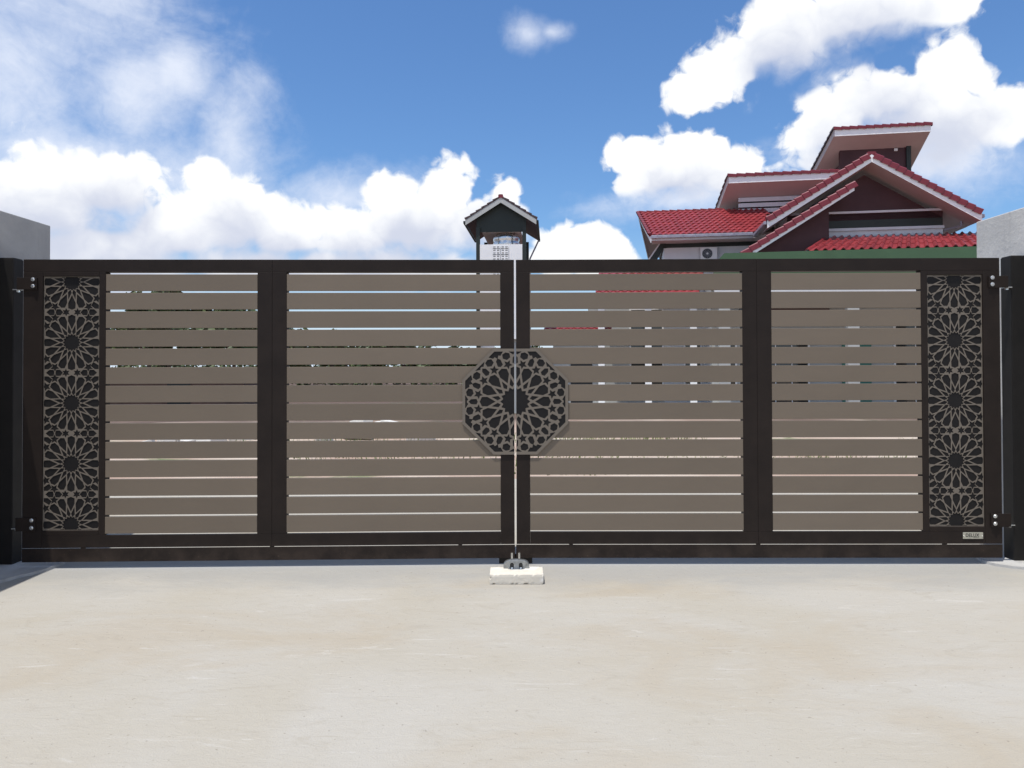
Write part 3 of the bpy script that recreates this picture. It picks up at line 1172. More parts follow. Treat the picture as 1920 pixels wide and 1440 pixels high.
def verge_run(parent, p0, p1, n, m, w=0.16, h=0.15, name='verge_tile', back=0.10):
    """overlapping cap tiles along a sloping roof edge from p0 (low) to p1 (high), in the plane y=const"""
    p0, p1 = Vector(p0), Vector(p1)
    d = (p1 - p0)
    L = d.length / n
    q = d.normalized()
    side = Vector((0, 1, 0)) if abs(q.y) < 0.9 else Vector((1, 0, 0))
    nrm = q.cross(side)
    if nrm.z < 0:
        nrm = -nrm
    side = q.cross(nrm)
    rot = Matrix((side, q, nrm)).transposed().to_euler()
    key = '%s_%d' % (name, int(L * 1000)) + str(round(w, 3)) + m.name
    me = bpy.data.meshes.get(key)
    if me is None:
        bm = bmesh.new()
        pr = [(-w * 0.5, -h), (-w * 0.5, 0.0), (-w * 0.32, h * 0.2), (w * 0.32, h * 0.2), (w * 0.5, 0.0), (w * 0.5, -h)]
        lo = [bm.verts.new((x * 1.14, 0, z + 0.045)) for x, z in pr]
        hi = [bm.verts.new((x * 0.96, L * 1.05, z * 0.98 + 0.002)) for x, z in pr]
        for i in range(len(pr) - 1):
            bm.faces.new((lo[i], lo[i + 1], hi[i + 1], hi[i]))
        bm.faces.new(lo)
        bm.faces.new(hi[::-1])
        me = mesh_of(bm, key, m)
    for i in range(n):
        link(name, me, parent, p0 + d * (i / n), rot)


# ------------------------------------------------------------------ main house
def build_house():
    TH = R(9.5)
    root = empty('house', (14.038, 29.0, 0.0), -TH)
    tag(root, 'big house with red tiled roofs and maroon gable behind the right half of the gate', 'house')

    def part(name, m, *a, bevel=0.0, parent=root):
        return bx(name, m, parent, *a, bevel)

    def slabpart(name, m, quad, th, parent=root):
        bm = bmesh.new()
        slab(bm, quad, th)
        return obj(name, bm, m, parent)

    # --- main gable ---------------------------------------------------
    ZA, ZE, HW = 9.50, 7.06, 3.92          # apex, eave, half width of roof (top of deck)
    sl = (ZA - ZE) / HW
    VB = 9.0
    # gable wall: maroon above, dark green band, pale band
    bm = bmesh.new()
    zt = lambda u: ZA - 0.52 - sl * abs(u)
    prism(bm, [(-2.92, 7.52), (2.92, 7.52), (2.92, zt(2.92)), (0, zt(0)), (-2.92, zt(2.92))], 1.0, 1.25, 'y')
    obj('gable_wall', bm, M['maroon'], root)
    part('gable_band', M['offwhite'], -2.92, 2.95, 0.93, 1.24, 7.43, 7.515)
    part('green_band_wall', M['green'], -2.92, 2.92, 1.003, 1.25, 6.84, 7.428)
    part('gable_band', M['offwhite'], -2.95, 2.95, 0.93, 1.24, 6.73, 6.838)
    part('wall', M['offwhite'], -2.92, 2.92, 1.0, 1.25, 4.9, 6.728)
    part('wall', M['offwhite'], 2.67, 2.92, 1.252, 8.9, -0.9, 7.7)
    part('wall', M['offwhite'], -2.92, -2.67, 1.252, 3.9, 4.9, 7.7)
    # roof deck, both slopes, with tile sheets
    for s, nm in ((-1, 'left'), (1, 'right')):
        e0, e1, a0, a1 = (s * HW, 0.0, ZE), (s * HW, VB, ZE), (0, 0.0, ZA), (0, VB, ZA)
        q = [e0, a0, a1, e1] if s < 0 else [a0, e0, e1, a1]
        rf = slabpart('gable_roof', M['soffit'], q, 0.10)
        bm = bmesh.new()
        off = Vector((0, 0, 0.015))
        if s < 0:
            corrugated(bm, Vector(e1) + off, Vector(e0) + off, Vector(a1) + off, Vector(a0) + off, 28, 13)
        else:
            corrugated(bm, Vector(e0) + off, Vector(e1) + off, Vector(a0) + off, Vector(a1) + off, 28, 13)
        t = obj('tile_slope', bm, M['tile'], rf)
        t['kind'] = 'stuff'
        # white barge board under the verge, with a dentilled lower strip
        bm = bmesh.new()
        d = 0.27
        hexa(bm, [(s * HW, -0.03, ZE - d - 0.02), (0, -0.03, ZA - d), (0, 0.0, ZA - d), (s * HW, 0.0, ZE - d - 0.02),
                  (s * HW, -0.03, ZE + 0.02), (0, -0.03, ZA + 0.02), (0, 0.0, ZA + 0.02), (s * HW, 0.0, ZE + 0.02)])
        obj('barge_board', bm, M['white'], root)
        # sloping soffit under the overhang
        bm = bmesh.new()
        hexa(bm, [(s * (HW - .02), 0.004, ZE - 0.26), (0, 0.004, ZA - 0.26), (0, 1.3, ZA - 0.26), (s * (HW - .02), 1.3, ZE - 0.26),
                  (s * (HW - .02), 0.004, ZE - 0.24), (0, 0.004, ZA - 0.24), (0, 1.3, ZA - 0.24), (s * (HW - .02), 1.3, ZE - 0.24)])
        obj('soffit', bm, M['soffit'], root)
        if s > 0:
            bm = bmesh.new()
            hexa(bm, [(HW, 1.302, ZE - 0.26), (2.93, 1.302, ZE - 0.26 + sl * 1.0), (2.93, VB, ZE - 0.26 + sl * 1.0), (HW, VB, ZE - 0.26),
                      (HW, 1.302, ZE - 0.24), (2.93, 1.302, ZE - 0.24 + sl * 1.0), (2.93, VB, ZE - 0.24 + sl * 1.0), (HW, VB, ZE - 0.24)])
            obj('soffit', bm, M['soffit'], root)
        vr = 14
        verge_run(rf, (s * (HW + 0.02), 0.04, ZE + 0.10), (s * 0.14, 0.04, ZA + 0.02), vr, M['tile_plum'], 0.22, 0.20)
        # eave fascia and gutter
        g0, g1 = sorted((s * (HW + 0.005), s * (HW + 0.13)))
        part('gutter', M['gutter'], g0, g1, 0.03, 3.0 if s < 0 else VB, ZE - 0.13, ZE + 0.0, bevel=0.02)
    verge_run(root, (0, 0.0 - 0.02, ZA + 0.07), (0, 0.6, ZA + 0.07), 2, M['tile_plum'], 0.30, 0.12, 'ridge_tile')
    # downpipe at the right eave
    bm = bmesh.new()
    tube(bm, (3.62, 1.05, 6.98), (3.62, 1.05, 6.80), 0.045)
    tube(bm, (3.62, 1.05, 6.80), (2.97, 1.05, 6.66), 0.045)
    obj('downpipe', bm, M['gutter'], root)

    # --- projecting bay with its own lower slope in front of the gable --
    t0, t1 = Vector((-0.74, -0.35, 8.28)), Vector((-5.3, -0.35, 5.42))
    bs = (t0.z - t1.z) / (t0.x - t1.x)
    rf = slabpart('bay_roof', M['soffit'], [(t1.x, -0.35, t1.z), (t0.x, -0.35, t0.z), (t0.x, 0.99, t0.z), (t1.x, 0.99, t1.z)], 0.10)
    bm = bmesh.new()
    hexa(bm, [(t1.x, -0.38, t1.z - .22), (t0.x, -0.38, t0.z - .22), (t0.x, -0.352, t0.z - .22), (t1.x, -0.352, t1.z - .22),
              (t1.x, -0.38, t1.z + .02), (t0.x, -0.38, t0.z + .02), (t0.x, -0.352, t0.z + .02), (t1.x, -0.352, t1.z + .02)])
    obj('barge_board', bm, M['white'], root)
    verge_run(rf, (t1.x, -0.31, t1.z + 0.11), (t0.x + 0.02, -0.31, t0.z + 0.11), 14, M['tile_plum'], 0.22, 0.20)
    bm = bmesh.new()
    corrugated(bm, (t1.x, 0.98, t1.z + .015), (t1.x, -0.3, t1.z + .015), (t0.x, 0.98, t0.z + .015), (t0.x, -0.3, t0.z + .015), 4, 16)
    o = obj('tile_slope', bm, M['tile'], rf)
    o['kind'] = 'stuff'
    bm = bmesh.new()
    zb = lambda x: t0.z + (x - t0.x) * bs - 0.11
    prism(bm, [(-4.9, 3.2), (-1.52, 3.2), (-1.52, zb(-1.52)), (-4.9, zb(-4.9))], 0.30, 0.92, 'y')
    obj('bay_wall', bm, M['maroon'], root)

    # --- left wing -----------------------------------------------------
    VE, VR, ZR = 3.05, 6.1, 8.80
    WL, WR = -8.40, -3.0
    WLr = -8.93
    zE = 7.14
    rf = slabpart('wing_roof', M['soffit'], [(WL, VE, zE), (WR, VE, zE), (WR, VR, ZR), (WLr, VR, ZR)], 0.10)
    slabpart('wing_back_roof', M['soffit'], [(WLr, VR + .002, ZR), (WR, VR + .002, ZR), (WR, 9.15, zE), (WL, 9.15, zE)], 0.10)
    slope = Vector((0, VR - VE, ZR - zE))
    ang = math.atan2(slope.z, slope.y)
    rows, tw = 10, 0.255
    tl = slope.length / rows
    me = tile_mesh('wing_tile', tw, tl, M['tile'], 0.05, 0.03)
    for r in range(rows):
        t = r / rows
        left_u = WL + (WLr - WL) * t
        n = 23
        for c in range(n):
            u = left_u + tw * (c + 0.5)
            if u > WR or ZA - sl * abs(u) > zE + slope.z * t + 0.12:
                continue
            link('roof_tile', me, rf, (u, VE + slope.y * t - 0.03, zE + slope.z * t + 0.012), (ang, 0, 0))
    # verge (left) tiles and ridge
    verge_run(rf, (WL - 0.02, VE - 0.02, zE + 0.06), (WLr - 0.02, VR, ZR + 0.06), 11, M['tile_plum'], 0.14, 0.12)
    verge_run(rf, (WLr, VR, ZR + 0.05), (WR - 1.9, VR, ZR + 0.05), 11, M['tile'], 0.22, 0.10, 'ridge_tile')
    # barge board and sloping soffit of the left gable end
    bm = bmesh.new()
    hexa(bm, [(WL - .03, VE, zE - .3), (WL, VE, zE - .3), (WLr, VR, ZR - .22), (WLr - .03, VR, ZR - .22),
              (WL - .03, VE, zE), (WL, VE, zE), (WLr, VR, ZR), (WLr - .03, VR, ZR)])
    hexa(bm, [(WLr - .03, VR, ZR - .22), (WLr, VR, ZR - .22), (WL, 9.15, zE - .3), (WL - .03, 9.15, zE - .3),
              (WLr - .03, VR, ZR), (WLr, VR, ZR), (WL, 9.15, zE), (WL - .03, 9.15, zE)])
    obj('barge_board', bm, M['white'], root)
    bm = bmesh.new()
    prism(bm, [(VE + 0.95, 6.72), (8.2, 6.72), (8.2, 7.2), (VR, 8.5), (VE + 0.95, 7.35)], -7.9, -7.7, 'x')
    obj('wing_gable_wall', bm, M['green'], root)
    # eave: fascia, gutter, level soffit
    part('fascia', M['offwhite'], WL, -3.9, VE - 0.0, VE + 0.03, zE - 0.22, zE - 0.103)
    part('gutter', M['gutter'], WL, -4.03, VE - 0.14, VE - 0.003, zE - 0.13, zE + 0.01, bevel=0.02)
    for k in range(8):
        bxu = WL + 0.25 + k * 0.55
        part('gutter_clip', M['gutter'], bxu, bxu + 0.03, VE - 0.15, VE - 0.141, zE - 0.135, zE + 0.015)
    part('soffit', M['soffit'], WL + 0.05, -3.0, VE + 0.04, VE + 0.95, zE - 0.22, zE - 0.20)
    part('wing_band', M['green'], -7.85, -3.0, VE + 0.95, VE + 1.15, 6.73, 6.918)
    part('wing_wall', M['offwhite'], -7.82, -3.0, VE + 0.955, VE + 1.15, -0.95, 6.728)
    part('wing_wall', M['offwhite'], -7.82, -7.62, VE + 1.152, 8.2, -0.95, 6.70)
    bm = bmesh.new()   # slanting green corner board
    hexa(bm, [(-8.5, VE + 0.86, 6.15), (-8.15, VE + 0.86, 6.15), (-8.15, VE + 0.94, 6.15), (-8.5, VE + 0.94, 6.15),
              (-7.97, VE + 0.86, 6.92), (-7.72, VE + 0.86, 6.92), (-7.72, VE + 0.94, 6.92), (-7.97, VE + 0.94, 6.92)])
    obj('corner_board', bm, M['green'], root)
    bm = bmesh.new()
    hexa(bm, [(-8.57, VE + 0.84, 6.15), (-8.502, VE + 0.84, 6.15), (-8.502, VE + 0.94, 6.15), (-8.57, VE + 0.94, 6.15),
              (-8.04, VE + 0.84, 6.92), (-7.972, VE + 0.84, 6.92), (-7.972, VE + 0.94, 6.92), (-8.04, VE + 0.94, 6.92)])
    obj('corner_trim', bm, M['offwhite'], root)

    # --- clerestory roofs (high edge to the front, falling to the back) --
    def clerestory(u0, u1, v0, z0, fall, run, splay, wall, wv, wz0, wz1, mwall, right_wall=None):
        ub = u0 - splay
        zb_ = z0 - fall * run
        r_ = slabpart('clerestory_roof', M['soffit'], [(u0, v0, z0), (u1, v0, z0), (u1, v0 + run, zb_), (ub, v0 + run, zb_)], 0.34)
        # white fascia along the high edge
        part('fascia', M['white'], u0, u1, v0 - 0.03, v0 - 0.002, z0 - 0.36, z0 - 0.06)
        bm_ = bmesh.new()
        hexa(bm_, [(u0 - .03, v0, z0 - .35), (u0 - .002, v0, z0 - .35), (ub - .002, v0 + run, zb_ - .35), (ub - .03, v0 + run, zb_ - .35),
                   (u0 - .03, v0, z0 + .0), (u0 - .002, v0, z0 + .0), (ub - .002, v0 + run, zb_), (ub - .03, v0 + run, zb_)])
        obj('barge_board', bm_, M['soffit'], root)
        verge_run(r_, (ub - 0.03, v0 + run, zb_ + 0.05), (u0 - 0.03, v0, z0 + 0.05), 9, M['tile_dark'], 0.12, 0.10)
        verge_run(r_, (u0 - 0.05, v0, z0 + 0.03), (u1 + 0.05, v0, z0 + 0.03), 12, M['tile_plum'], 0.17, 0.13, 'ridge_tile')
        return r_
    clerestory(-4.80, 0.0, 5.0, 10.18, 0.53, 3.4, 0.55, None, 0, 0, 0, None)
    # louvred wall below it
    part('louvre_wall', M['dark'], -4.12, 0.2, 6.06, 6.3, 8.4, 9.6)
    for k in range(4):
        zz = 8.62 + 0.265 * k
        bm = bmesh.new()
        hexa(bm, [(-4.25, 5.90, zz - 0.02), (0.2, 5.90, zz - 0.02), (0.2, 6.05, zz), (-4.10, 6.05, zz),
                  (-4.25, 5.90, zz + 0.17), (0.2, 5.90, zz + 0.17), (0.2, 6.05, zz + 0.2), (-4.10, 6.05, zz + 0.2)])
        obj('louvre_blade', bm, M['offwhite'], root)
    part('clerestory_wall', M['offwhite'], -4.12, -3.9, 6.302, 8.2, 7.5, 8.3)
    clerestory(0.14, 4.32, 6.0, 12.42, 0.42, 3.2, 0.40, None, 0, 0, 0, None)
    part('clerestory_wall', M['maroon'], 0.62, 3.62, 7.0, 7.2, 8.0, 11.72)
    part('clerestory_wall', M['maroon'], 0.62, 0.82, 7.202, 9.2, 8.0, 11.0)
    part('corner_pilaster', M['green'], 3.58, 3.78, 6.90, 7.3, 8.0, 11.82)
    part('soffit_lamp', M['ac'], 3.05, 3.2, 6.93, 6.998, 11.50, 11.62)

    # --- porch roof ----------------------------------------------------
    b0, b1 = Vector((-3.15, -3.0, 5.36)), Vector((6.0, -3.0, 5.36))
    s0, s1 = Vector((-1.50, 1.0, 6.48)), Vector((6.9, 1.0, 6.48))
    bm = bmesh.new()
    hexa(bm, [b0 - Vector((0, 0, .12)), b1 - Vector((0, 0, .12)), s1 - Vector((0, 0, .12)), s0 - Vector((0, 0, .12)), b0, b1, s1, s0])
    pr_ = obj('porch_roof', bm, M['soffit'], root)
    cols, rows = 30, 3
    for r in range(rows):
        for c in range(cols):
            va, vb = r / rows, (r + 1) / rows + 0.012
            ta, tb = c / cols, (c + 1) / cols
            P = lambda t, v_: b0.lerp(b1, t).lerp(s0.lerp(s1, t), v_)
            o3 = P(ta, va)
            nrm = (P(tb, va) - o3).cross(P(ta, vb) - o3).normalized()
            bm = bmesh.new()
            seg = 7
            pr2 = []
            for i in range(seg + 1):
                t = i / seg
                z = 0.085 * (max(0.0, math.sin(math.pi * min(1, t / 0.55))) ** 0.9)
                tt = ta + (tb - ta) * t
                lo, hi = P(tt, va), P(tt, vb)
                pr2.append((bm.verts.new(lo + nrm * (z * .9 + 0.0) - o3), bm.verts.new(lo + nrm * (z + 0.03) - o3), bm.verts.new(hi + nrm * (z + 0.012) - o3)))
            for i in range(seg):
                bm.faces.new((pr2[i][0], pr2[i + 1][0], pr2[i + 1][1], pr2[i][1]))
                bm.faces.new((pr2[i][1], pr2[i + 1][1], pr2[i + 1][2], pr2[i][2]))
            obj('roof_tile', bm, M['tile'], pr_, loc=o3)
    # green beam in front of it
    bm = bmesh.new()
    prism(bm, [(-6.32, 4.30), (6.5, 4.30), (6.5, 5.33), (-5.95, 5.33), (-6.32, 4.95)], -3.35, -3.10, 'y')
    obj('porch_beam', bm, M['beam'], root)
    part('porch_ceiling', M['grey'], -6.2, 6.4, -3.09, 0.99, 4.5, 4.6)
    part('porch_fascia', M['offwhite'], -6.3, 6.4, -3.30, -3.12, 3.75, 4.29)
    for u in (-5.95, -1.6, 2.6, 6.1):
        part('porch_column', M['grey'], u - 0.19, u + 0.19, -3.3, -2.92, -0.9, 3.748)
    # ground floor walls and openings
    part('ground_wall', M['grey'], -6.0, 2.9, 1.0, 1.25, -0.95, 4.898)
    part('ground_wall', M['grey'], -11.3, -7.83, 4.0, 4.2, -0.95, 4.6)
    part('side_wall', M['offwhite'], -6.0, -5.8, 1.252, 3.99, -0.95, 4.9)

    def window(u0, u1, z0, z1, v):
        w = part('window', M['white'], u0 - 0.06, u1 + 0.06, v - 0.06, v - 0.003, z0 - 0.06, z1 + 0.06)
        n = max(1, int(round((u1 - u0) / 0.6)))
        for i in range(n):
            a = u0 + (u1 - u0) * i / n
            b = u0 + (u1 - u0) * (i + 1) / n
            part('pane', M['glass'], a + 0.02, b - 0.02, v - 0.064, v - 0.061, z0, z1, parent=w)
        return w
    for (u0, u1, z0, z1, v) in ((-9.34, -7.9, 0.2, 3.9, 4.0), (-5.65, -5.05, 0.4, 2.6, 1.0), (-4.75, -2.2, -0.7, 2.6, 1.0), (1.1, 2.6, -0.7, 2.9, 1.0),
                                (-11.1, -10.6, 0.3, 2.3, 4.0), (-6.9, -6.2, 0.5, 2.6, 4.0)):
        window(u0, u1, z0, z1, v)
    part('door', M['teal'], -0.9, 0.2, 0.93, 0.997, -0.85, 2.3)
    # lower lean-to roof left of the porch
    q = [(-10.75, -0.1, 4.18), (-6.6, -0.1, 4.18), (-6.1, 3.2, 5.55), (-10.75, 3.2, 5.55)]
    rf = slabpart('lean_to_roof', M['soffit'], q, 0.1)
    bm = bmesh.new()
    corrugated(bm, *[Vector(q[i]) + Vector((0, 0, .015)) for i in (0, 1, 3, 2)], 14, 8, 0.06, 0.03)
    o = obj('tile_slope', bm, M['tile'], rf)
    o['kind'] = 'stuff'
    part('lean_to_fascia', M['soffit'], -10.75, -6.6, -0.16, -0.103, 3.95, 4.17)
    for u in (-10.5, -8.6, -6.8):
        part('lean_to_column', M['white'], u - 0.13, u + 0.13, 0.0, 0.26, -0.9, 4.0)
    # steps and terrace
    part('terrace', M['rubble'], -11.6, 6.4, -3.8, 3.9, -1.2, -0.55)
    return root


build_house()


def build_ac():
    th = R(9.5)
    u = Vector((math.cos(th), -math.sin(th), 0))
    v = Vector((math.sin(th), math.cos(th), 0))
    o = Vector((14.038, 29.0, 0.0))
    p = o + u * -5.84 + v * 3.98
    r = empty('air_conditioner', (p.x, p.y, 6.02), -th)
    tag(r, 'white air conditioner outdoor unit on the upper wall of the house, left wing', 'air conditioner')
    bx('casing', M['ac'], r, -0.37, 0.37, -0.34, -0.04, 0.06, 0.64, 0.02)
    bm = bmesh.new()
    tube(bm, (-0.07, -0.342, 0.35), (-0.07, -0.352, 0.35), 0.225, 28)
    g = obj('fan_grille', bm, M['dark'], r)
    bm = bmesh.new()
    for k in range(14):
        a = k * 2 * math.pi / 14
        tube(bm, (-0.07 + .045 * math.cos(a), -0.358, 0.35 + .045 * math.sin(a)), (-0.07 + .22 * math.cos(a + .3), -0.358, 0.35 + .22 * math.sin(a + .3)), 0.005, 5)
    obj('grille_wire', bm, M['gutter'], g)
    bm = bmesh.new()
    tube(bm, (-0.07, -0.353, 0.35), (-0.07, -0.364, 0.35), 0.045, 16)
    obj('fan_hub', bm, M['ac'], g)
    for x in (-0.28, 0.28):
        bx('bracket', M['gutter'], r, x - 0.02, x + 0.02, -0.32, 0.01, 0.0, 0.058)


build_ac()

# ------------------------------------------------------------------ water tower
def build_tower():
    r = empty('water_tower', (-0.42, 30.0, -0.6), R(-3))
    tag(r, 'small gabled water tower with dark posts and white parapet behind the gate middle', 'tower')
    G = 0.6

    def part(name, m, *a, bevel=0.0, parent=r):
        return bx(name, m, parent, *a, bevel)
    ZA, ZE, HW, D0, D1 = 8.05 + G, 7.16 + G, 1.42, -0.24, 4.3
    for s in (-1, 1):
        q = [(s * HW, D0, ZE), (0, D0, ZA), (0, D1, ZA), (s * HW, D1, ZE)]
        if s > 0:
            q = [q[1], q[0], q[3], q[2]]
        bm = bmesh.new()
        slab(bm, q, 0.08)
        rf = obj('roof', bm, M['maroon'], r)
        bm = bmesh.new()
        hexa(bm, [(s * HW, D0 - .03, ZE - .2), (0, D0 - .03, ZA - .2), (0, D0 - .003, ZA - .2), (s * HW, D0 - .003, ZE - .2),
                  (s * HW, D0 - .03, ZE + .01), (0, D0 - .03, ZA + .01), (0, D0 - .003, ZA + .01), (s * HW, D0 - .003, ZE + .01)])
        obj('barge_board', bm, M['grey'], r)
        verge_run(rf, (s * (HW + 0.02), D0 + 0.03, ZE + 0.05), (s * 0.08, D0 + 0.03, ZA + 0.02), 6, M['tile_dark'], 0.14, 0.06)
        bm = bmesh.new()
        q0 = [(s * HW, D0 + .1, ZE + .01), (s * HW, D1, ZE + .01), (0, D0 + .1, ZA + .01), (0, D1, ZA + .01)]
        if s < 0:
            q0 = [q0[1], q0[0], q0[3], q0[2]]
        corrugated(bm, *q0, 15, 5, 0.05, 0.03)
        t = obj('tile_slope', bm, M['tile'], rf)
        t['kind'] = 'stuff'
        a, b = sorted((s * (HW + 0.0), s * (HW + 0.09)))
        part('gutter', M['green'], a, b, D0, D1, ZE - 0.13, ZE - 0.02, bevel=0.015)
    verge_run(r, (0, D0 - 0.05, ZA + 0.06), (0, 0.3, ZA + 0.06), 2, M['tile_plum'], 0.17, 0.12, 'ridge_tile')
    # gable infill and beam
    bm = bmesh.new()
    prism(bm, [(-1.0, 6.86 + G), (1.0, 6.86 + G), (1.0, 7.28 + G), (0, 7.90 + G), (-1.0, 7.28 + G)], 0.03, 0.18, 'y')
    obj('gable_board', bm, M['green'], r)
    part('beam', M['green'], -1.0, 1.0, 0.0, 0.028, 6.72 + G, 7.12 + G)
    part('ceiling', M['soffit'], -0.8, 0.8, 0.3, 3.6, 6.76 + G, 6.80 + G)
    for x in (-0.93, 0.93):
        for y in (-0.04, 3.6):
            part('post', M['green'], x - 0.075, x + 0.075, y - 0.075, y + 0.075, 0.0, 6.9 + G)
    # white parapet walls round the tank floor
    part('parapet', M['white'], -0.852, 0.852, -0.12, 0.0, 3.0, 6.20 + G)
    part('parapet', M['white'], -0.852, 0.852, 3.4, 3.52, 3.0, 6.22 + G)
    part('parapet', M['white'], -0.852, -0.74, 0.002, 3.398, 3.0, 6.22 + G)
    part('parapet', M['white'], 0.74, 0.852, 0.002, 3.398, 3.0, 6.22 + G)
    part('shaft_wall', M['white'], -0.852, -0.30, 0.11, 0.24, 0.0, 2.998)
    part('shaft_wall', M['grey'], 0.1, 0.852, 0.11, 0.24, 0.0, 2.998)
    # two pierced screens on the front parapet
    hs = []
    for j in range(5):
        y0 = (j - 2) * 0.24
        for i in range(2):
            x0 = (i - 0.5) * 0.15
            for k in range(6):
                a = k * math.pi / 3
                hs.append([(x0 + 0.047 * math.cos(a) + 0.021 * math.cos(t * math.pi / 3), y0 + 0.080 * math.sin(a) + 0.030 * math.sin(t * math.pi / 3)) for t in range(6)])
            hs.append([(x0 + 0.022 * math.cos(t * math.pi / 3), y0 + 0.034 * math.sin(t * math.pi / 3)) for t in range(6)])
    me = lattice_mesh('pierced_screen', [(-0.155, -0.6), (0.155, -0.6), (0.155, 0.6), (-0.155, 0.6)], hs, [(1, 0, 0.15), (-1, 0, 0.15)], -0.02, 0.0, M['white'])
    for x in (-0.19, 0.145):
        bk = part('screen_backing', M['dark'], x - 0.15, x + 0.15, -0.135, -0.122, 4.95 + G, 6.12 + G)
        link('pierced_screen', me, bk, (x, -0.137, 5.54 + G))
    bm = bmesh.new()
    tube(bm, (1.46, 3.9, ZE - 0.1), (1.05, 3.7, ZE - 1.0), 0.035)
    tube(bm, (1.05, 3.7, ZE - 1.0), (1.05, 3.7, 0.2), 0.035)
    obj('downpipe', bm, M['gutter'], r)
    # tank standing inside
    t = empty('water_tank', (-0.22, 30.75, 5.22))
    bm = bmesh.new()
    n = 36
    rings = [(0.0, 0.0), (0.50, 0.0), (0.52, 0.06)]
    z = 0.06
    for k in range(6):
        rings += [(0.52, z), (0.545, z + 0.06), (0.545, z + 0.16), (0.52, z + 0.22)]
        z += 0.23
    rings += [(0.50, z), (0.36, z + 0.12), (0.14, z + 0.17), (0.0, z + 0.18)]
    prev = None
    for rr, zz in rings:
        cur = [bm.verts.new((rr * math.cos(i * 2 * math.pi / n), rr * math.sin(i * 2 * math.pi / n), zz)) for i in range(n)] if rr > 0 else [bm.verts.new((0, 0, zz))]
        if prev:
            for i in range(n):
                if len(prev) == 1:
                    bm.faces.new((prev[0], cur[(i + 1) % n], cur[i]))
                elif len(cur) == 1:
                    bm.faces.new((prev[i], prev[(i + 1) % n], cur[0]))
                else:
                    bm.faces.new((prev[i], prev[(i + 1) % n], cur[(i + 1) % n], cur[i]))
        prev = cur
    obj('tank_shell', bm, M['steel'], t, sm=True)
    bm = bmesh.new()
    tube(bm, (0, 0, z + 0.17), (0, 0, z + 0.23), 0.13, 18)
    obj('lid', bm, M['steel'], t)
    tag(t, 'ribbed stainless steel water tank inside the tower under its gabled roof', 'tank')


build_tower()

# ------------------------------------------------------------------ trees beyond the site
def build_tree(x, y, h, spread, seed, label, base=None):
    rnd = random.Random(seed)
    z0 = ground_z(x, y) if base is None else base
    root = empty('tree', (x, y, z0))
    tag(root, label, 'tree', 'trees far behind the gate')
    bm = bmesh.new()
    tube(bm, (0, 0, -0.1), (0.1, 0, h * 0.45), 0.16, 8, 0.10)
    tips = []
    for k in range(6):
        a = k * 1.05 + rnd.random()
        e = Vector((math.cos(a) * spread * 0.55, math.sin(a) * spread * 0.55, h * rnd.uniform(0.6, 0.85)))
        tube(bm, (0.1, 0, h * rnd.uniform(0.35, 0.45)), e, 0.08, 6, 0.03)
        tips.append(e)
    obj('trunk', bm, M['bark'], root)
    bm = bmesh.new()
    clumps = []
    for k in range(15):
        b = rnd.choice(tips)
        clumps.append((b + Vector((rnd.gauss(0, spread * .28), rnd.gauss(0, spread * .28), rnd.gauss(0.1, h * .10))), rnd.uniform(.35, .8) * spread * 0.42))
    for c, rad in clumps:
        for _ in range(150):
            d = Vector((rnd.gauss(0, 1), rnd.gauss(0, 1), rnd.gauss(0, .8)))
            p = c + d.normalized() * rad * rnd.random() ** 0.4
            q = Vector((rnd.gauss(0, 1), rnd.gauss(0, 1), rnd.gauss(0, 1))).normalized().to_track_quat('Z', 'Y')
            s = rnd.uniform(0.13, 0.30)
            vs = [bm.verts.new(p + q @ Vector(w)) for w in ((-s, -s * .5, 0), (s * .2, -s * .6, 0), (s, 0, .04), (s * .1, s * .6, 0))]
            bm.faces.new(vs)
    obj('crown', bm, M['leaf'], root)


TREES = [(-20.5, 42, 5.2, 2.6), (-17.2, 46, 5.6, 3.0), (-13.6, 40, 4.9, 2.6), (-27.5, 45, 4.6, 2.8), (-31.0, 55, 4.4, 3.0), (-24.0, 52, 5.0, 3.0),
         (-12.5, 58, 3.6, 2.8), (-9.0, 62, 4.0, 2.6), (-5.6, 60, 3.3, 2.5), (-2.0, 64, 2.9, 2.4), (-15.5, 64, 4.4, 3.0), (2.5, 66, 2.6, 2.2)]
TL = 'dark leafy tree of the distant row seen through the slat gaps'
for i, (x, y, h, s) in enumerate(TREES):
    build_tree(x, y, h + 0.8, s, 40 + i, TL)

# ------------------------------------------------------------------ grass and rubble beyond the gate
def build_grass():
    rnd = random.Random(21)
    bm = bmesh.new()
    patches = [(-7.6, 12.5, 1.4), (-9.0, 11, 1.2), (-1.4, 11.5, 1.6), (2.6, 11.0, 1.6), (0.8, 9.6, 0.9), (5.4, 10.0, 1.3), (7.5, 12, 1.5), (-3.4, 14, 1.6),
               (1.5, 15, 1.6), (-5.6, 18, 2.0), (4.5, 17, 1.8), (9.5, 14, 1.5), (-12, 16, 1.8), (-16, 22, 2.4), (-9, 26, 2.6)]
    for px, py, rad in patches:
        for _ in range(420):
            a, r = rnd.random() * 6.283, rad * math.sqrt(rnd.random())
            x, y = px + r * math.cos(a) * 1.5, py + r * math.sin(a) * 0.7
            z = ground_z(x, y) - 0.02
            h = rnd.uniform(0.05, 0.16)
            t = rnd.random() * 3.14
            dx, dy = math.cos(t) * 0.012, math.sin(t) * 0.012
            lx, ly = rnd.gauss(0, .05), rnd.gauss(0, .05)
            v = [bm.verts.new((x - dx, y - dy, z)), bm.verts.new((x + dx, y + dy, z)), bm.verts.new((x + lx, y + ly, z + h))]
            bm.faces.new(v)
    o = obj('grass', bm, M['grass'])
    tag(o, 'thin green grass tufts on the bare soil beyond the gate', 'grass', kind='stuff')


build_grass()


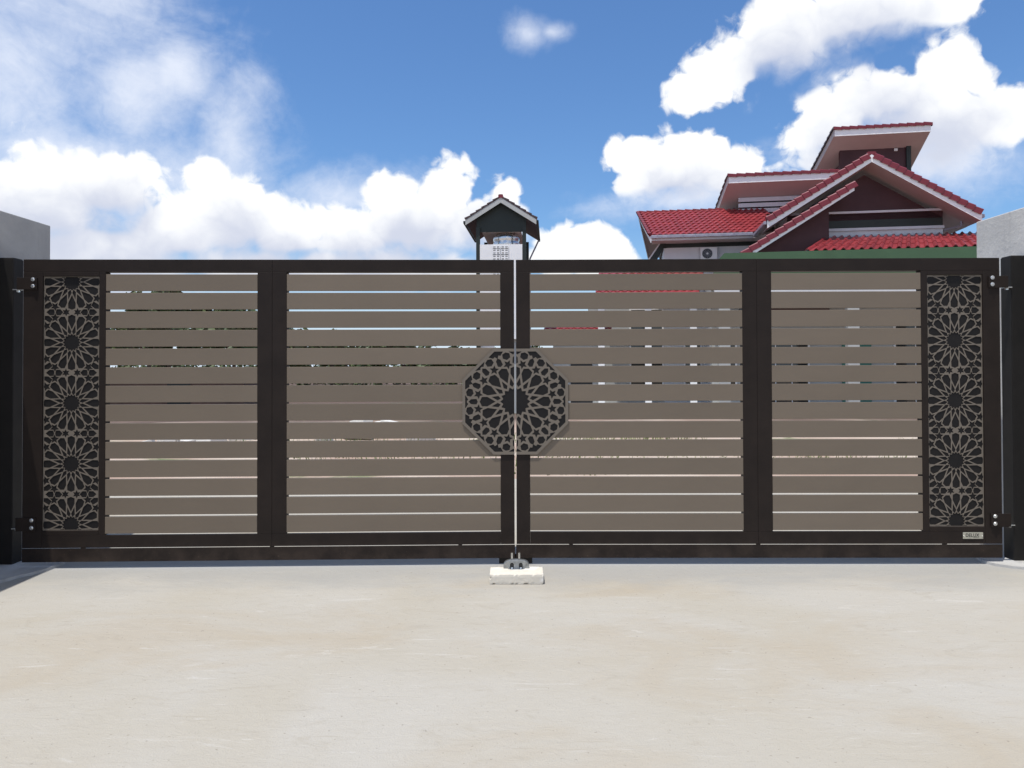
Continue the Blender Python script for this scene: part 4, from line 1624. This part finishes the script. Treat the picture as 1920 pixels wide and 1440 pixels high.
def build_woodland():
    rnd = random.Random(77)
    bm = bmesh.new()
    for k in range(150):
        x = -78 + 80 * k / 149 + rnd.uniform(-0.4, 0.4)
        y = 92 + rnd.uniform(-3, 3)
        h = rnd.uniform(2.3, 3.3)
        for _ in range(60):
            p = Vector((x + rnd.gauss(0, 0.45), y + rnd.gauss(0, 0.45), -0.8 + h * rnd.random() ** 0.8))
            q = Vector((rnd.gauss(0, 1), rnd.gauss(0, 1), rnd.gauss(0, 1))).normalized().to_track_quat('Z', 'Y')
            r = rnd.uniform(0.16, 0.38)
            bm.faces.new([bm.verts.new(p + q @ Vector(w)) for w in ((-r, -r * .5, 0), (r * .2, -r * .6, 0), (r, 0, .06), (r * .1, r * .6, 0))])
    o = obj('woodland', bm, M['leaf'])
    tag(o, 'low dark scrub woodland along the far edge of the open ground', 'woodland', kind='stuff')


build_woodland()


def build_rubble():
    rnd = random.Random(33)
    meshes = []
    for k in range(4):
        bm = bmesh.new()
        n = rnd.choice((5, 6, 7))
        pts = [(0.3 * math.cos(i * 6.283 / n) * rnd.uniform(.7, 1.25), 0.22 * math.sin(i * 6.283 / n) * rnd.uniform(.7, 1.25)) for i in range(n)]
        prism(bm, pts, 0, rnd.uniform(.10, .2), 'z')
        meshes.append(mesh_of(bm, 'rubble_piece', M['rubble'], 0.012))
    for k in range(26):
        x = rnd.uniform(-8.3, -4.6) if k < 18 else rnd.uniform(-4.5, -1.5)
        y = rnd.uniform(12.5, 17.5) if k < 18 else rnd.uniform(15, 21)
        o = link('rubble_lump', meshes[k % 4], None, (x, y, ground_z(x, y) - 0.03), (rnd.uniform(-.25, .25), rnd.uniform(-.25, .25), rnd.random() * 6.28))
        s = rnd.uniform(0.7, 1.5)
        o.scale = (s, s, s)
        tag(o, 'broken pale concrete lump on the soil seen through the left slat gaps', 'rubble', 'broken concrete lying beyond the gate')


build_rubble()


def build_shed():
    r = empty('shed', (-19.5, 40.0, -0.8), R(6))
    tag(r, 'low brown tin roofed shed below the trees, glimpsed through the left gaps', 'shed')
    brown = mat('rusty sheet', (0.13, 0.075, 0.055), 0.75, var=0.3, scale=2)
    bx('wall', brown, r, -5, 5, 0, 0.1, 0, 1.7)
    bx('side_wall', brown, r, -5, -4.9, 0.102, 4, 0, 1.7)
    bx('side_wall', brown, r, 4.9, 5, 0.102, 4, 0, 1.7)
    bx('door', M['dark'], r, 1.0, 2.2, -0.04, -0.003, 0, 1.5)
    bm = bmesh.new()
    slab(bm, [(-5.3, -0.4, 1.75), (5.3, -0.4, 1.75), (5.3, 4.4, 2.05), (-5.3, 4.4, 2.05)], 0.03)
    rf = obj('roof', bm, brown, r)
    bm = bmesh.new()
    corrugated(bm, (-5.3, -0.4, 1.755), (5.3, -0.4, 1.755), (-5.3, 4.4, 2.055), (5.3, 4.4, 2.055), 40, 1, 0.04, 0.0, 4)
    o = obj('corrugated_sheet', bm, brown, rf)


build_shed()


def build_outbuilding():
    th = R(9.5)
    r = empty('outbuilding', (2.2, 31.0, -0.7), -th)
    tag(r, 'low outbuilding with a small red tiled roof left of the house, seen between slats', 'outbuilding')
    bx('wall', M['grey'], r, -0.55, 1.6, 0.5, 0.65, 0, 3.15)
    bx('wall', M['grey'], r, -0.55, -0.4, 0.652, 3.0, 0, 3.15)
    bm = bmesh.new()
    q = [(-0.95, -0.1, 3.25), (1.9, -0.1, 3.25), (1.9, 2.0, 4.15), (-0.95, 2.0, 4.15)]
    slab(bm, q, 0.08)
    rf = obj('roof', bm, M['soffit'], r)
    bm = bmesh.new()
    corrugated(bm, *[Vector(q[i]) + Vector((0, 0, .015)) for i in (0, 1, 3, 2)], 10, 6, 0.05, 0.03)
    o = obj('tile_slope', bm, M['tile'], rf)
    o['kind'] = 'stuff'
    bx('door', M['dark'], r, 0.2, 1.1, 0.45, 0.497, 0, 2.2)


build_outbuilding()
